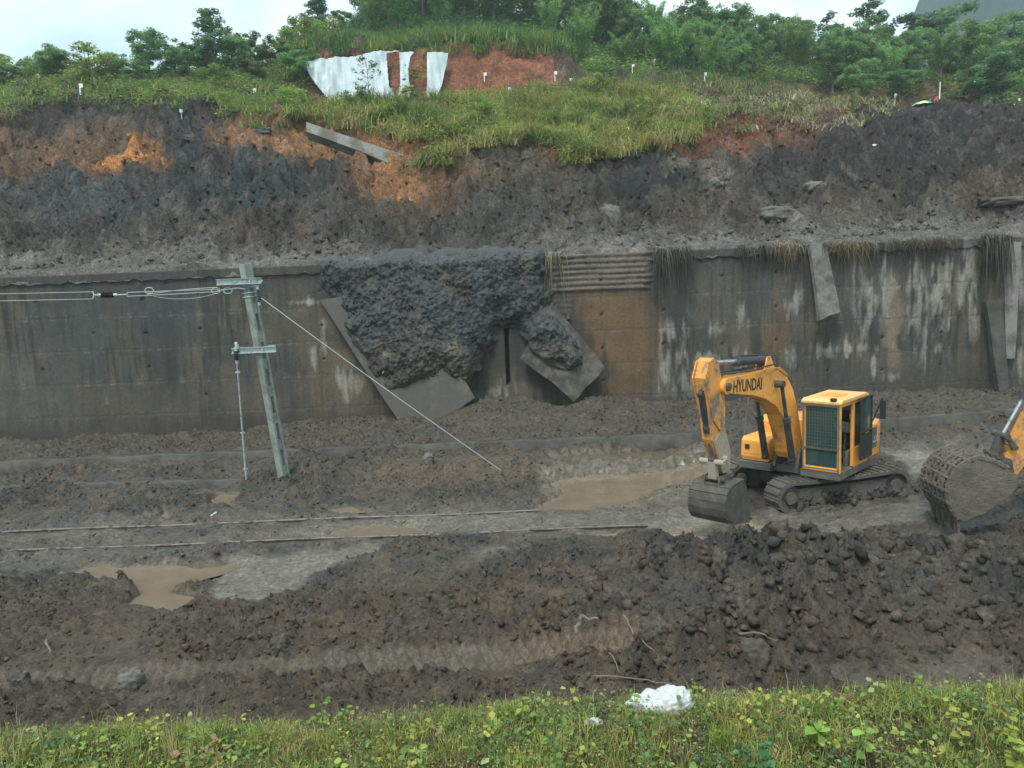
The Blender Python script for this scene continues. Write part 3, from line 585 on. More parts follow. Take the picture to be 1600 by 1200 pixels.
fmx((.095, .083, .065), smooth((VF - 520) / 60) * .6); fmx((.20, .17, .12), smooth(1.3 - np.hypot((UF - 608) / 14, (VF - 545) / 12) + nf2 * .6) * .8); fmx((.18, .16, .12), smooth(1.3 - np.hypot((UF - 712) / 12, (VF - 545) / 14) + nf2 * .6) * .7)
cf = cf * np.array([.74, .76, .74]); fmx((.07, .069, .064), smooth((ZF - 7.5 + .2 * nf) / .2) * .6); fmx((.06, .052, .04), smooth((VF - 520 + 30 * nf2) / 50) * .6)
keep = (dF > -.26).ravel(); FF = grid_faces(len(fx), len(fz)); FF = FF[keep[FF].all(1)]
used = np.unique(FF); rm = np.full(XF.size, -1); rm[used] = np.arange(len(used))
VFm = np.stack([XF, yF, ZF], -1).reshape(-1, 3)[used]
tag(mk('mud_slide', VFm, rm[FF], M_slide, col=np.concatenate([cf.reshape(-1, 3), np.full((XF.size, 1), .15)], 1)[used], smooth_=True), kind='structure')

sm = np.flatnonzero((dF > .12).ravel() & (ZF < 7.5).ravel()); sm = RNG.choice(sm, 5200); szs = .012 + .07 * RNG.random(5200) ** 5
SLP = (np.stack([XF.ravel()[sm], yF.ravel()[sm], ZF.ravel()[sm]], -1), szs, np.concatenate([cf.reshape(-1, 3)[sm] * RNG.uniform(.7, 1.35, (5200, 1)), np.full((5200, 1), .1)], 1))
# buried drain kerbs along the foot of the wall
def kerb(x0, x1, y0, y1, z0, z1, w, hgt, label):
    n = 60; V = []; 
    for i in range(n + 1):
        t = i / n; x = x0 + (x1 - x0) * t; y = y0 + (y1 - y0) * t; z = z0 + (z1 - z0) * t + .02 * math.sin(i * 1.3) + .015 * math.sin(i * 3.7)
        V += [(x, y + .01 * math.sin(i * 2), z - hgt), (x, y, z), (x, y + w, z + .01), (x, y + w, z - hgt)]
    F = [(4 * i + k, 4 * i + 4 + k, 4 * i + 5 + k, 4 * i + 1 + k) for i in range(n) for k in range(3)]
    F += [(0, 1, 2, 3), (4 * n + 3, 4 * n + 2, 4 * n + 1, 4 * n)]
    return tag(mk('drain_kerb', V, F, M_concd), label, 'kerb', 'concrete drain kerbs at the foot of the wall')
a = atz(0, 748, .5); b = atz(480, 735, .5); kerb(-20, b[0], a[1], b[1], .26, .24, .35, .6, 'lower half buried concrete drain kerb left of the leaning mast')
a = atz(280, 703, .85); b = atz(1110, 668, .85); kerb(a[0] - 8, b[0], a[1] + .3, b[1], .60, .63, .4, .7, 'upper half buried concrete drain kerb below the collapsed wall')
a = atz(1130, 668, 1.0); b = atz(1600, 628, 1.05); kerb(a[0] + 1.5, b[0] + 3, a[1], b[1], .86, .9, .45, .6, 'half buried concrete drain kerb behind the excavator')

# ------------------------------------------------------------------ rails, mostly sunk in the mud
def rail(y0, x1, ztop, label):
    n = 80; V = []; 
    xs = np.linspace(-40, x1, n + 1)
    prof = [(-.036, 0), (.036, 0), (.036, -.04), (.01, -.06), (.01, -.13), (.07, -.155), (-.07, -.155), (-.01, -.13), (-.01, -.06), (-.036, -.04)]
    for x in xs:
        z = ztop + .012 * math.sin(x * .9); y = y0 + .01 * math.sin(x * .5)
        V += [(x, y + a, z + b) for a, b in prof]
    k = len(prof); F = [(k * i + j, k * i + k + j, k * i + k + (j + 1) % k, k * i + (j + 1) % k) for i in range(n) for j in range(k)]
    return tag(mk('rail', V, F, M_rail, smooth_=False), label, 'rail', 'railway rails sunk in the mud')
rail(20.03, .6, .075, 'far rail of the buried railway line, just showing above the mud'); rail(18.34, 3.2, .085, 'near rail of the buried railway line, running beside the tan puddle')

# ------------------------------------------------------------------ clods and stones
bmi = bmesh.new(); bmesh.ops.create_icosphere(bmi, subdivisions=1, radius=1); I1 = np.array([v.co[:] for v in bmi.verts]); J1 = np.array([[v.index for v in f.verts] for f in bmi.faces]); bmi.free()
bmi = bmesh.new(); bmesh.ops.create_icosphere(bmi, subdivisions=2, radius=1); IV = np.array([v.co[:] for v in bmi.verts]); IF = np.array([[v.index for v in f.verts] for f in bmi.faces]); bmi.free()
def clod_tpl(seed, amp=.5, vert=IV):
    r = 1 + amp * (perlin(vert[:, 0] * 1.6 + seed, vert[:, 1] * 1.6 + vert[:, 2] * 2.1, seed) + .6 * perlin(vert[:, 0] * 3.6, vert[:, 2] * 3.6 + vert[:, 1] * 2.7 + seed, seed + 9)) * 1.6
    return vert * r[:, None]
def clods(name, pts, size, colr, mat, label=None):
    AV, AF, AC = [], [], []; off = 0; grp = RNG.integers(0, 6, len(pts))
    for g in range(6):
        m = grp == g
        if not m.any(): continue
        n = m.sum(); sc = size[m][:, None] * RNG.uniform(.55, 1.3, (n, 3)) * np.array([[1, 1, .75]]); v, f_, c = scatter(clod_tpl(400 + g * 7, .5, I1), J1, pts[m], randrot(n), sc, colr[m])
        AV.append(v); AF.append(f_ + off); AC.append(c); off += len(v)
    o = mk(name, np.concatenate(AV), np.concatenate(AF), mat, col=np.concatenate(AC)); return tag(o, kind='stuff', label=label)
nn = 60000
px = RNG.uniform(-19, 21, nn); py = 10.3 + 22 * RNG.random(nn) ** 1.25
ii = np.clip(np.searchsorted(gx, px), 1, len(gx) - 1); jj = np.clip(np.searchsorted(gy, py), 1, len(gy) - 1)
ok = (pud[jj, ii] < .1) & (RNG.random(nn) < (churn[jj, ii] ** 2) * (.35 + .65 * den[jj, ii])) & (np.abs(px) < .72 * py + 1) & (exm[jj, ii] < .3) & (tread[jj, ii] < .3)
px, py, ii, jj = px[ok], py[ok], ii[ok], jj[ok]
bgm = big[jj, ii]; size = .014 + .045 * RNG.random(len(px)) ** 3 + (.08 * RNG.random(len(px)) ** 5) * (.2 + 1.4 * bgm)
cc = np.concatenate([col[jj, ii] * RNG.uniform(.55, 1.5, (len(px), 1)), np.full((len(px), 1), .1)], 1)
clods('mud_clods', np.stack([px, py, h[jj, ii]], -1), size, cc, M_mud, 'loose clods of dark mud strewn over the churned ground')
nn = 800
px = RNG.uniform(1.5, 16, nn); py = RNG.uniform(10.6, 16.5, nn)
ii = np.clip(np.searchsorted(gx, px), 1, len(gx) - 1); jj = np.clip(np.searchsorted(gy, py), 1, len(gy) - 1); ok = (RNG.random(nn) < big[jj, ii]) & (smo[jj, ii] < .3)
px, py, ii, jj = px[ok], py[ok], ii[ok], jj[ok]; size = .04 + .12 * RNG.random(len(px)) ** 3.2
BOX = np.sign(IV) * np.abs(IV) ** .55; BOX = BOX * (1 + .20 * RNG.normal(0, 1, (len(BOX), 1))); n = len(px)
v, f_, c = scatter(BOX * .8, IF, np.stack([px, py, h[jj, ii] - size * .25], -1), randrot(n), size[:, None] * RNG.uniform(.5, 1.5, (n, 3)), np.concatenate([col[jj, ii] * RNG.uniform(.75, 1.15, (n, 1)), np.full((n, 1), .1)], 1))
tag(mk('mud_lumps', v, f_, M_mud, col=c), 'large angular lumps of wet mud heaped on the right mound', kind='stuff')
nn = 26000
px = RNG.uniform(-30, 34, nn); py = 34.3 + 24 * RNG.random(nn) ** 1.4
ii = np.clip(np.searchsorted(hx, px), 1, len(hx) - 1); jj = np.clip(np.searchsorted(hy, py), 1, len(hy) - 1)
ok = (v2[jj, ii] < .3) & (RNG.random(nn) < .7)
px, py, ii, jj = px[ok], py[ok], ii[ok], jj[ok]
size = .025 + .12 * RNG.random(len(px)) ** 5
cc = np.concatenate([col2[jj, ii] * RNG.uniform(.75, 1.35, (len(px), 1)), np.full((len(px), 1), .1)], 1)
clods('soil_clods', np.stack([px, py, hh[jj, ii] - size * .1], -1), size, cc, M_hill, 'loose clods of soil and shale lying on the slope above the wall')
clods('slide_clods', SLP[0], SLP[1], SLP[2], M_mud, 'loose clods stuck on the mud that slid over the wall')
def rock(P, r, sc, label, seed, mat=None):
    bm = bmesh.new(); bmesh.ops.create_icosphere(bm, subdivisions=4, radius=1); vv = np.array([v.co[:] for v in bm.verts]); ff = np.array([[v.index for v in f.verts] for f in bm.faces]); bm.free()
    vv = np.sign(vv) * np.abs(vv) ** .75; vv = clod_tpl(seed, .16, vv); vv = vv * (1 + .05 * ridg(vv[:, 0] * 2 + seed, vv[:, 1] * 2 + vv[:, 2] * 2.3, 4, seed + 40, .6))[:, None]; a = seed * 1.7; c, s = math.cos(a), math.sin(a)
    vv = vv * np.array(sc) * r; vv = np.stack([vv[:, 0] * c - vv[:, 1] * s * .3, vv[:, 1], vv[:, 2] + vv[:, 0] * s * .08], -1)
    o = mk('rock', vv, ff, mat or M_stone, loc=P, smooth_=False); return tag(o, label, 'rock')
def rg(u, v, r, sc, label, seed, z=None, mat=None):
    p = atz(u, v, .1)
    for _ in range(4): p = atz(u, v, zg(p[0], p[1]))
    rock((p[0], p[1], zg(p[0], p[1]) + r * .15), r, sc, label, seed, mat)
def rh(u, v, r, sc, label, seed, mat=None):
    p = hithill(u, v); rock((p[0], p[1], p[2] + r * .1), r, sc, label, seed, mat)
M_rockm = plain('muddy rock', (.062, .055, .045), .85, dirt=(.10, .088, .07), dscale=3, bump=.04, bscale=10)
rg(1125, 900, .34, (1.1, .8, .8), 'big muddy boulder on the mound right below the excavator bucket', 3, mat=M_rockm)
rg(205, 1070, .20, (1, .8, .9), 'small pale stone standing in the brown mud at lower left', 4)
rg(30, 1076, .22, (1.2, .8, .7), 'brown rounded stone at the left edge above the grass', 5, mat=M_rockm)
rg(437, 1012, .18, (1, .8, .9), 'grey stone in the dark brown berm above the tread marks', 6, mat=M_rockm)
rg(1020, 1040, .24, (1, .8, .9), 'round dark boulder behind the white bag', 7, mat=M_rockm)
rg(670, 736, .28, (1.2, .7, .8), 'light stone in the mud below the end of the guy wire', 8)
rg(1180, 1048, .22, (1, .8, 1.0), 'big lumpy mud boulder at the front of the right mound', 9, mat=M_rockm)
rg(1340, 1072, .3, (1.8, .8, .35), 'flat wide grey rock lying in the mud near the right grass edge', 10, mat=M_rockm)
rh(953, 342, .55, (1.0, .6, 1.0), 'pale upright boulder just above the ribbed part of the wall', 11)
rh(895, 350, .4, (1.2, .6, .7), 'grey stone left of the pale upright boulder', 12)
rh(1213, 336, .6, (1.3, .6, .5), 'flat grey boulder in the black rubble above the wall', 13)
rh(1368, 354, .5, (1.2, .6, .55), 'pale oval boulder lying near the wall top above the cab', 14)
rh(1570, 318, .7, (1.6, .6, .3), 'dark flat boulder sticking out of the rubble at far right', 15, M_rockm)
rh(1120, 288, .5, (1.3, .6, .5), 'grey boulder in the pale gully of the rubble', 16)
rh(405, 207, .5, (1.8, .6, .4), 'pale flat stone on the crest left of the fallen beam', 17)
rh(297, 218, .4, (1.4, .6, .5), 'brown stone on the dark slope under the left shrubs', 18, M_rockm)
rh(500, 375, .3, (1.6, .6, .6), 'brown stone at the foot of the orange soil', 19, M_rockm)
rh(1275, 295, .45, (1.2, .6, .6), 'lone grey stone high in the middle of the right rubble', 20)

# ------------------------------------------------------------------ catenary mast
def V3(p): return Vector((float(p[0]), float(p[1]), float(p[2])))
mb_ = V3(atz(447, 762, .0)); mt = V3(aty(383, 412, mb_.y - .5))
mast = empty('catenary_mast', mb_, 0, label='leaning pale green slotted concrete railway mast with two crossarms', cat='mast')
ax = (mt - mb_); HL = ax.length; zv = ax.normalized()
ya = Vector((math.sin(math.radians(33)), -math.cos(math.radians(33)), 0)); ya = (Matrix.Rotation(math.radians(-66), 3, 'Z') @ ya)
ya = Vector((-.45, -.89, 0)); ya = (ya - zv * ya.dot(zv)).normalized(); xv = ya.cross(zv).normalized()  # ya: normal of the plain broad face
def mp_(a, b, c): return xv * a + ya * b + zv * c
def mbox(b, c, d):
    R = Matrix((xv, ya, zv)).transposed(); return b.box(mp_(*c), d, R, .012)
b = MB(); wd = .23; depth = .32
for s_ in (-1, 1): mbox(b, (0, s_ * (depth / 2 - .045), HL / 2 - .3), (wd, .09, HL + .6))
zz = -.3
while zz < HL:
    mbox(b, (0, 0, zz), (wd * .8, depth - .182, .34)); zz += .86
mbox(b, (0, 0, HL - .25), (wd * .9, depth - .182, .5))
b.build('pole', M_pole, mast)
def arm_at(z, x0, x1, name):
    b = MB(); p = mp_(0, depth / 2 + .05, z)
    b.box((p + Vector(((x0 + x1) / 2, 0, 0))), (x1 - x0, .012, .17)); b.box((p + Vector(((x0 + x1) / 2, -.045, .083))), (x1 - x0, .09, .012)); b.box((p + Vector(((x0 + x1) / 2, -.045, -.083))), (x1 - x0, .09, .012))
    q = mp_(0, -depth / 2 - .05, z); b.box((q + Vector(((x0 + x1) / 2 + .05, 0, 0))), (.62, .03, .12))
    for s_ in (-.22, .22): b.tube(p + Vector((s_, -.08, 0)), q + Vector((s_, .08, 0)), .014, n=6)
    b.tube(p + Vector((s_, -.1, 0)), p + Vector((s_, .02, 0)), .03, n=6)
    return b.build(name, M_galv, mast), p
ox = Vector((0, -.03, 0))
zt = HL * (437 - 762) / (412 - 762); zm = HL * (540 - 762) / (412 - 762)
_, pt_ = arm_at(zt, -.78, .55, 'crossarm'); _, pm_ = arm_at(zm, -.72, .62, 'crossarm')
def insul(root, a, b_, n, r, name='insulator'):
    a = Vector(a); b_ = Vector(b_); b = MB(); b.tube(a, b_, r * .45, n=10)
    for i in range(n):
        t = (i + .5) / n; c = a.lerp(b_, t); d = (b_ - a).normalized() * ((b_ - a).length / n * .3); b.tube(c - d, c + d * .3, r * .6, r, n=14); b.tube(c + d * .3, c + d * .6, r, r * .6, n=14)
    o = b.build(name, M_black, root, True)
    d = (b_ - a).normalized(); MB().tube(a - d * .1, a, r * .55, n=10).build('end_cap', M_galv, o); MB().tube(b_, b_ + d * .1, r * .55, n=10).build('end_cap', M_galv, o); return o
# clamp band and bracket
b = MB(); c = mp_(0, 0, zt - .42)
for dz in (-.06, .06):
    for s_ in (-1, 1): mbox(b, (0, s_ * (depth / 2 + .02), zt - .42 + dz), (wd + .1, .02, .03)); mbox(b, (s_ * (wd / 2 + .03), 0, zt - .42 + dz), (.02, depth + .06, .03))
b.build('clamp_band', M_galv, mast)
def loc_(u, v, y): return V3(aty(u, v, y)) - mb_
YM = mb_.y - .55
p1 = loc_(388, 449, YM); p2 = loc_(403, 446, YM - .1)
MB().path([loc_(410, 438, YM), p2, p1], .022).build('bracket', M_galv, mast)
insul(mast, loc_(403, 452, YM - .1), loc_(405, 472, YM - .1), 5, .075)
MB().tube(loc_(370, 545, YM), loc_(370, 538, YM), .06, n=10).tube(loc_(370, 538, YM), loc_(367, 536, YM), .05, n=8).build('bracket', M_galv, mast)
insul(mast, loc_(369, 548, YM), loc_(370, 563, YM), 7, .095)
# drop rod: reaches from the lower insulator to the mud
rod = empty('drop_rod', V3(atz(386, 763, .0)), 0, label='thin pale green rod hanging from the lower insulator down to the mud', cat='rod')
rb = rod.location.copy(); rt = mb_ + loc_(370, 565, YM)
MB().tube(rt - rb, (rt - rb) * .45, .022, .028, 10).tube((rt - rb) * .45, (0, 0, -.1), .032, .036, 10).build('tube', M_galv, rod, True)
for t in (.92, .45, .16): q = (rt - rb) * t; MB().tube(q - Vector((.07, 0, 0)), q + Vector((.07, 0, 0)), .02, n=8).tube(q - Vector((0, 0, .03)), q + Vector((0, 0, .03)), .045, n=10).build('clamp', M_galv, rod)
# wires
def wire(pts, r, label, cat='wire', name='wire', group=None):
    b = MB(); o = Vector(pts[0]); b.path([Vector(p) - o for p in pts], r, 6); w = b.build(name, M_wire, None, True); w.location = o; return tag(w, label, cat, group)
def sag(a, b_, s_, n=14):
    a, b_ = Vector(a), Vector(b_); return [a.lerp(b_, i / n) - Vector((0, 0, 4 * s_ * (i / n) * (1 - i / n))) for i in range(n + 1)]
gend = V3(atz(790, 740, .25)); gst = V3(aty(409, 466, YM - .1))
wire(sag(gst, gend, .05), .014, 'taut pale guy wire running from the mast top down to the mud', 'wire', 'guy_wire')
hit_l = V3(aty(0, 460, YM - .3)); 
WG = 'overhead wires left of the mast'
def wy(u, v): return V3(aty(u, v, YM - .1))
wire(sag(wy(-700, 446 + 28), wy(145, 456), .0), .009, 'upper of the two thin wires left of the black insulator', group=WG)
wire(sag(wy(-700, 458 + 28), wy(145, 467), .0), .009, 'lower of the two thin wires left of the black insulator', group=WG)
ten = empty('tension_insulator', wy(145, 461), 0, label='black ribbed insulator strung in the wires left of the mast', cat='insulator')
tl = ten.location
insul(ten, wy(158, 461) - tl, wy(178, 461) - tl, 8, .085, 'ribbed_body')
MB().path([wy(145, 455) - tl, wy(147, 461) - tl, wy(145, 467) - tl], .02).path([wy(147, 461) - tl, wy(156, 461) - tl], .022).path([wy(180, 461) - tl, wy(200, 460) - tl], .018).build('yoke', M_galv, ten)
for i, (a, c, s_, lb) in enumerate([((198, 457), (340, 452), .0, 'upper strand of the doubled wire between insulator and mast'), ((198, 463), (345, 455), .01, 'lower strand of the doubled wire between insulator and mast'), ((230, 460), (340, 449), -.03, 'loose looped strand above the doubled wire beside the mast'), ((240, 463), (340, 458), .12, 'slack strand sagging below the doubled wire beside the mast')]):
    wire(sag(wy(*a), wy(*c), s_), .011 if i < 3 else .007, lb, group=WG)
b = MB(); o0 = wy(335, 452)
for u in (233, 337, 356):
    c = wy(u, 454) - o0
    for k in range(10):
        a1, a2 = k * .628, (k + 1) * .628; b.tube(c + Vector((math.cos(a1) * .13, 0, math.sin(a1) * .09)), c + Vector((math.cos(a2) * .13, 0, math.sin(a2) * .09)), .014, n=5)
b.path([wy(340, 454) - o0, wy(372, 450) - o0, wy(384, 452) - o0], .02)
w = b.build('wire_thimbles', M_galv); w.location = o0; tag(w, 'ringed wire fittings joining the doubled wire to the mast', 'fitting')

# ------------------------------------------------------------------ excavators
def text_on(txt, size, mat, name, parent, M, ext=.004, sx=1.0):
    cu = bpy.data.curves.new(name, 'FONT'); cu.body = txt; cu.size = size; cu.extrude = ext; cu.align_x = 'CENTER'; cu.align_y = 'CENTER'; cu.offset = size * .018
    t = bpy.data.objects.new('tmp', cu); me = bpy.data.meshes.new_from_object(t); bpy.data.objects.remove(t); me.materials.clear(); me.materials.append(mat)
    me.transform(Matrix.Diagonal((sx, 1, 1, 1))); o = bpy.data.objects.new(name, me); C.objects.link(o); o.parent = parent; o.matrix_local = M; return o
def ring(pts, y, r, w):  # helper
    pass
def arcpts(cx, cz, r, a0, a1, n): return [(cx + r * math.cos(a0 + (a1 - a0) * i / n), cz + r * math.sin(a0 + (a1 - a0) * i / n)) for i in range(n + 1)]
def excavator(name, loc, th, tth, label, pose, lettering=True, skeleton=False):
    """local X points forward, Y to the machine's left"""
    hd = math.atan2(-math.cos(th), -math.sin(th))
    R = empty(name, loc, hd, label=label, cat='excavator')
    # ---- undercarriage, turned against the house
    ta = tth - hd; Rt = Matrix.Rotation(ta, 3, 'Z')
    def tf(x, y, z): v = Rt @ Vector((x, y, z)); return (v.x, v.y, v.z)
    LB, HR, TW = 1.62, .40, .60
    for s_ in (-1, 1):
        yc = s_ * 1.12; per = []
        n = 12
        for i in range(n): per.append((-LB + 2 * LB * i / n, HR * 2 + .03 - .05 * math.sin(math.pi * i / n)))
        per += arcpts(LB, HR + .015, HR + .015, math.pi / 2, -math.pi / 2, 8)
        for i in range(1, n): per.append((LB - 2 * LB * i / n, 0))
        per += arcpts(-LB, HR + .015, HR + .015, -math.pi / 2, -3 * math.pi / 2, 8)[:-1]
        b = MB(); inner = [(x * (LB + HR - .1) / (LB + HR), HR + (z - HR) * (HR - .09) / HR) for x, z in per]; m_n = len(per)
        vs = {}
        for i, (o_, q_) in enumerate(zip(per, inner)):
            for k, (P_, yy_) in enumerate(((o_, yc - TW / 2), (o_, yc + TW / 2), (q_, yc + TW / 2), (q_, yc - TW / 2))): vs[i, k] = b.b.verts.new(tf(P_[0], yy_, P_[1]))
        for i in range(m_n):
            j = (i + 1) % m_n
            for k in range(4): b.b.faces.new([vs[i, k], vs[j, k], vs[j, (k + 1) % 4], vs[i, (k + 1) % 4]])
        # grousers
        cum = [0]
        for i in range(m_n): cum.append(cum[-1] + math.dist(per[i], per[(i + 1) % m_n]))
        k = 0.0
        while k < cum[-1]:
            i = max(j for j in range(m_n) if cum[j] <= k); t = (k - cum[i]) / max(cum[i + 1] - cum[i], 1e-6); A, B = per[i], per[(i + 1) % m_n]
            x = A[0] + (B[0] - A[0]) * t; z = A[1] + (B[1] - A[1]) * t; dx, dz = B[0] - A[0], B[1] - A[1]; an = math.atan2(dz, dx)
            RM = Rt @ Matrix.Rotation(-an, 3, 'Y'); nx, nz = math.sin(-an) * -1, math.cos(an)
            b.box(tf(x - math.sin(an) * .015, yc, z + math.cos(an) * .015), (.03, TW, .05), RM); k += .19
        tk_ = b.build('track', M_track, R)
        b = MB(); b.prism([(-LB, .18), (LB, .18), (LB + .1, .36), (LB - .1, .60), (-LB + .1, .60), (-LB - .1, .36)], yc - .2, yc + .21, tf)
        for x in (-1.2, -.6, 0, .6, 1.2): b.tube(tf(x, yc - .23, .2), tf(x, yc + .23, .2), .13, n=14)
        b.build('track_frame', M_track, R)
        for x, nm in ((LB, 'idler'), (-LB, 'sprocket')):
            b = MB(); b.tube(tf(x, yc - .2, HR), tf(x, yc + .2, HR), HR - .09, n=22); b.tube(tf(x, yc - .28, HR), tf(x, yc + .28, HR), .16, n=14)
            b.build(nm, M_track, R, True)
        # mud packed in the frame
        pm = []; 
        for i in range(70): pm.append((RNG.uniform(-LB, LB), yc + s_ * RNG.uniform(.08, .24), RNG.uniform(.12, .42)))
        pm = np.array([tf(*q) for q in pm]); sz = RNG.uniform(.05, .13, 70); v, f_, c_ = scatter(clod_tpl(77), IF, pm, randrot(70), sz[:, None] * np.array([[1.3, .9, .8]]), np.tile((.075, .068, .056, .1), (70, 1)))
        mk('packed_mud', v, f_, M_mud, R, col=c_)
    b = MB(); b.box(tf(0, 0, .62), (1.5, 1.7, .3), Rt, .04); b.tube((0, 0, .75), (0, 0, 1.0), .55, n=28)
    for sx in (-1, 1): b.box(tf(sx * .75, 0, .45), (.5, 2.0, .3), Rt, .04)
    b.build('car_body', M_steel, R)
    # ---- house
    XF_, XR = 1.5, -1.75
    b = MB(); b.prism([(XF_, -1.35), (XF_, -.45), (XF_ - .25, -.4), (XF_ - .25, .38), (XF_, .38), (XF_, 1.37), (XR + .6, 1.37), (XR + .2, 1.2), (XR, .7), (XR, -.7), (XR + .2, -1.2), (XR + .6, -1.35)], .86, 1.07, lambda x, y, z: (x, z, y), .02)
    b.build('platform', M_grey, R)
    b = MB(); b.prism([(-.35, .40), (-.35, -1.33), (XR + .62, -1.33), (XR + .62, 1.36), (-.35, 1.36)], 1.074, 1.98, lambda x, y, z: (x, z, y), .05); hood = b.build('engine_hood', M_yel, R)
    b = MB(); b.box((-.72, 1.365, 1.6), (.55, .02, .55)); 
    for k in range(6): b.box((-.72, 1.378, 1.38 + k * .085), (.48, .012, .02))
    b.build('side_grille', M_grey, R)
    b = MB(); b.tube((-.7, -.5, 2.04), (-.7, -.5, 2.5), .06, n=12).tube((-.7, -.5, 2.4), (-.62, -.5, 2.6), .05, n=12); b.build('exhaust_pipe', M_black, R)
    # counterweight
    prof = [(XR + .6, 1.38), (XR + .25, 1.28), (XR - .05, 1.0), (XR - .22, .5), (XR - .26, 0), (XR - .22, -.5), (XR - .05, -1.0), (XR + .25, -1.28), (XR + .6, -1.36)]
    b = MB(); b.prism(prof, .95, 2.0, lambda x, y, z: (x, z, y), .08); cwt = b.build('counterweight', M_yelm, R, True)
    # right hand boxes
    b = MB(); b.prism([(.5, 1.09), (1.42, 1.09), (1.46, 1.2), (1.44, 1.62), (1.32, 1.72), (.5, 1.72)], -1.33, -.52, None, .05); tb_ = b.build('tool_box', M_yel, R)
    b = MB(); b.box((1.462, -.92, 1.42), (.01, .62, .3)); b.build('box_door', M_yel, tb_)
    b = MB(); b.box((1.472, -1.12, 1.46), (.012, .13, .13), None, .02); b.build('badge', M_black, tb_)
    b = MB(); b.prism([(-.3, 1.09), (.48, 1.09), (.48, 2.02), (.34, 2.14), (-.3, 2.14)], -1.33, -.50, None, .05); tk2 = b.build('fuel_tank', M_yel, R)
    b = MB(); b.tube((.1, -.9, 2.13), (.1, -.9, 2.19), .06, n=12); b.build('filler_cap', M_black, tk2)
    b = MB(); b.path([(1.3, -1.3, 1.72), (1.05, -1.3, 2.75), (.0, -1.3, 2.7), (-.2, -1.3, 2.12)], .018, 6); b.path([(.55, -.55, 1.75), (.55, -.55, 2.75), (.75, -.9, 2.8)], .022, 6); b.build('handrail', M_grey, R)
    # ---- cab
    y0, y1, x0, x1, z0, z1 = .42, 1.38, -.28, 1.5, 1.06, 2.84
    cab = empty('cab'); cab.parent = R
    b = MB(); w = .075
    def post(x, y, xt=None, wx=w, wy=w): b.box(((x + (xt if xt is not None else x)) / 2, y, (z0 + z1) / 2), (wx, wy, z1 - z0 - .06), None, .012)
    post(x1 - .05, y0 + .04); post(x1 - .05, y1 - .04, wy=.09); post(.62, y1 - .04, wx=.10); post(x0 + .04, y1 - .04, wx=.12); post(x0 + .04, y0 + .04)
    for y in (y0 + .04, y1 - .04): b.box(((x0 + x1) / 2, y, z1 - .08), (x1 - x0, w, .09), None, .012); 
    for x in (x0 + .04, x1 - .05): b.box((x, (y0 + y1) / 2, z1 - .08), (w, y1 - y0, .09), None, .012)
    b.box((x1 - .05, (y0 + y1) / 2, z0 + .05), (w, y1 - y0, .12), None, .012); b.box(((x0 + x1) / 2, y0 + .02, z0 + .25), (x1 - x0 - .1, .03, .5)); b.box((x0 + .02, (y0 + y1) / 2, z0 + .45), (.03, y1 - y0 - .1, .9))
    b.box(((x0 + .62) / 2, y1 - .03, z0 + .25), (.62 - x0, .04, .5)); cf_ = b.build('cab_frame', M_yel, cab)
    b = MB(); b.prism([(x0 - .02, z1 - .04), (x1 + .03, z1 - .04), (x1 + .03, z1 + .01), (x1 - .1, z1 + .065), (x0 + .15, z1 + .08), (x0 - .02, z1 + .03)], y0 - .03, y1 + .03, None, .02); b.build('roof', M_roof, cab)
    b = MB(); b.box((.7, (y0 + y1) / 2, z1 + .085), (.5, .5, .03), None, .01); b.build('roof_hatch', M_yel, cab)
    b = MB(); b.box(((x0 + x1) / 2, (y0 + y1) / 2, z0 + .01), (x1 - x0 - .1, y1 - y0 - .08, .02)); b.build('cab_floor', M_grey, cab)
    b = MB(); b.box((x1 - .03, (y0 + y1) / 2, z0 + .34), (.008, y1 - y0 - .16, .44)); b.box((x1 - .03, (y0 + y1) / 2, z0 + 1.13), (.008, y1 - y0 - .16, 1.06)); wsn = b.build('windscreen', M_glass, cab)
    b = MB(); b.box((x1 + .0, (y0 + y1) / 2, z0 + .58), (.03, y1 - y0 - .1, .035)); b.build('glazing_bar', M_grey, cab)
    b = MB(); b.box(((x0 + .6) / 2, y1 - .03, z0 + 1.1), (.6 - x0 - .1, .008, 1.1)); b.box((x0 + .02, (y0 + y1) / 2, z0 + 1.3), (.008, y1 - y0 - .14, .75)); b.box(((x0 + x1) / 2, y0 + .02, z0 + 1.05), (x1 - x0 - .2, .008, 1.05)); b.build('side_glass', M_glass, cab)
    b = MB(); 
    for k in range(13): b.box((x1 + .035, y0 + .06 + k * (y1 - y0 - .12) / 12, z0 + 1.12), (.005, .005, 1.15))
    for k in range(14): b.box((x1 + .035, (y0 + y1) / 2, z0 + .62 + k * 1.06 / 13), (.005, y1 - y0 - .12, .005))
    for y in (y0 + .03, y1 - .03): b.box((x1 + .035, y, z0 + .86), (.02, .025, 1.66))
    for z in (z0 + .07, z1 - .08): b.box((x1 + .035, (y0 + y1) / 2, z), (.02, y1 - y0 - .02, .025))
    b.build('window_guard', plain('guard mesh', (.09, .115, .11), .6), cab)
    # seat, console, levers
    b = MB(); b.box((.35, .9, 1.52), (.5, .48, .16), None, .05); b.box((.10, .9, 1.92), (.14, .48, .66), None, .05); b.box((.08, .9, 2.34), (.10, .28, .2), None, .04); b.build('seat', M_cyl, cab)
    MB().box((.5, .62, 1.30), (.6, .12, .46), None, .03).build('console', M_grey, cab); MB().box((.5, 1.2, 1.27), (.45, .12, .4), None, .03).build('console', M_grey, cab)
    for yl in (1.2, .64): MB().tube((.68, yl, 1.45), (.74, yl, 1.75), .015).ball((.74, yl, 1.77), .035).build('lever', M_black, cab)
    for yl in (.8, 1.0): MB().tube((1.15, yl, 1.08), (1.0, yl, 1.5), .015).build('lever', M_black, cab)
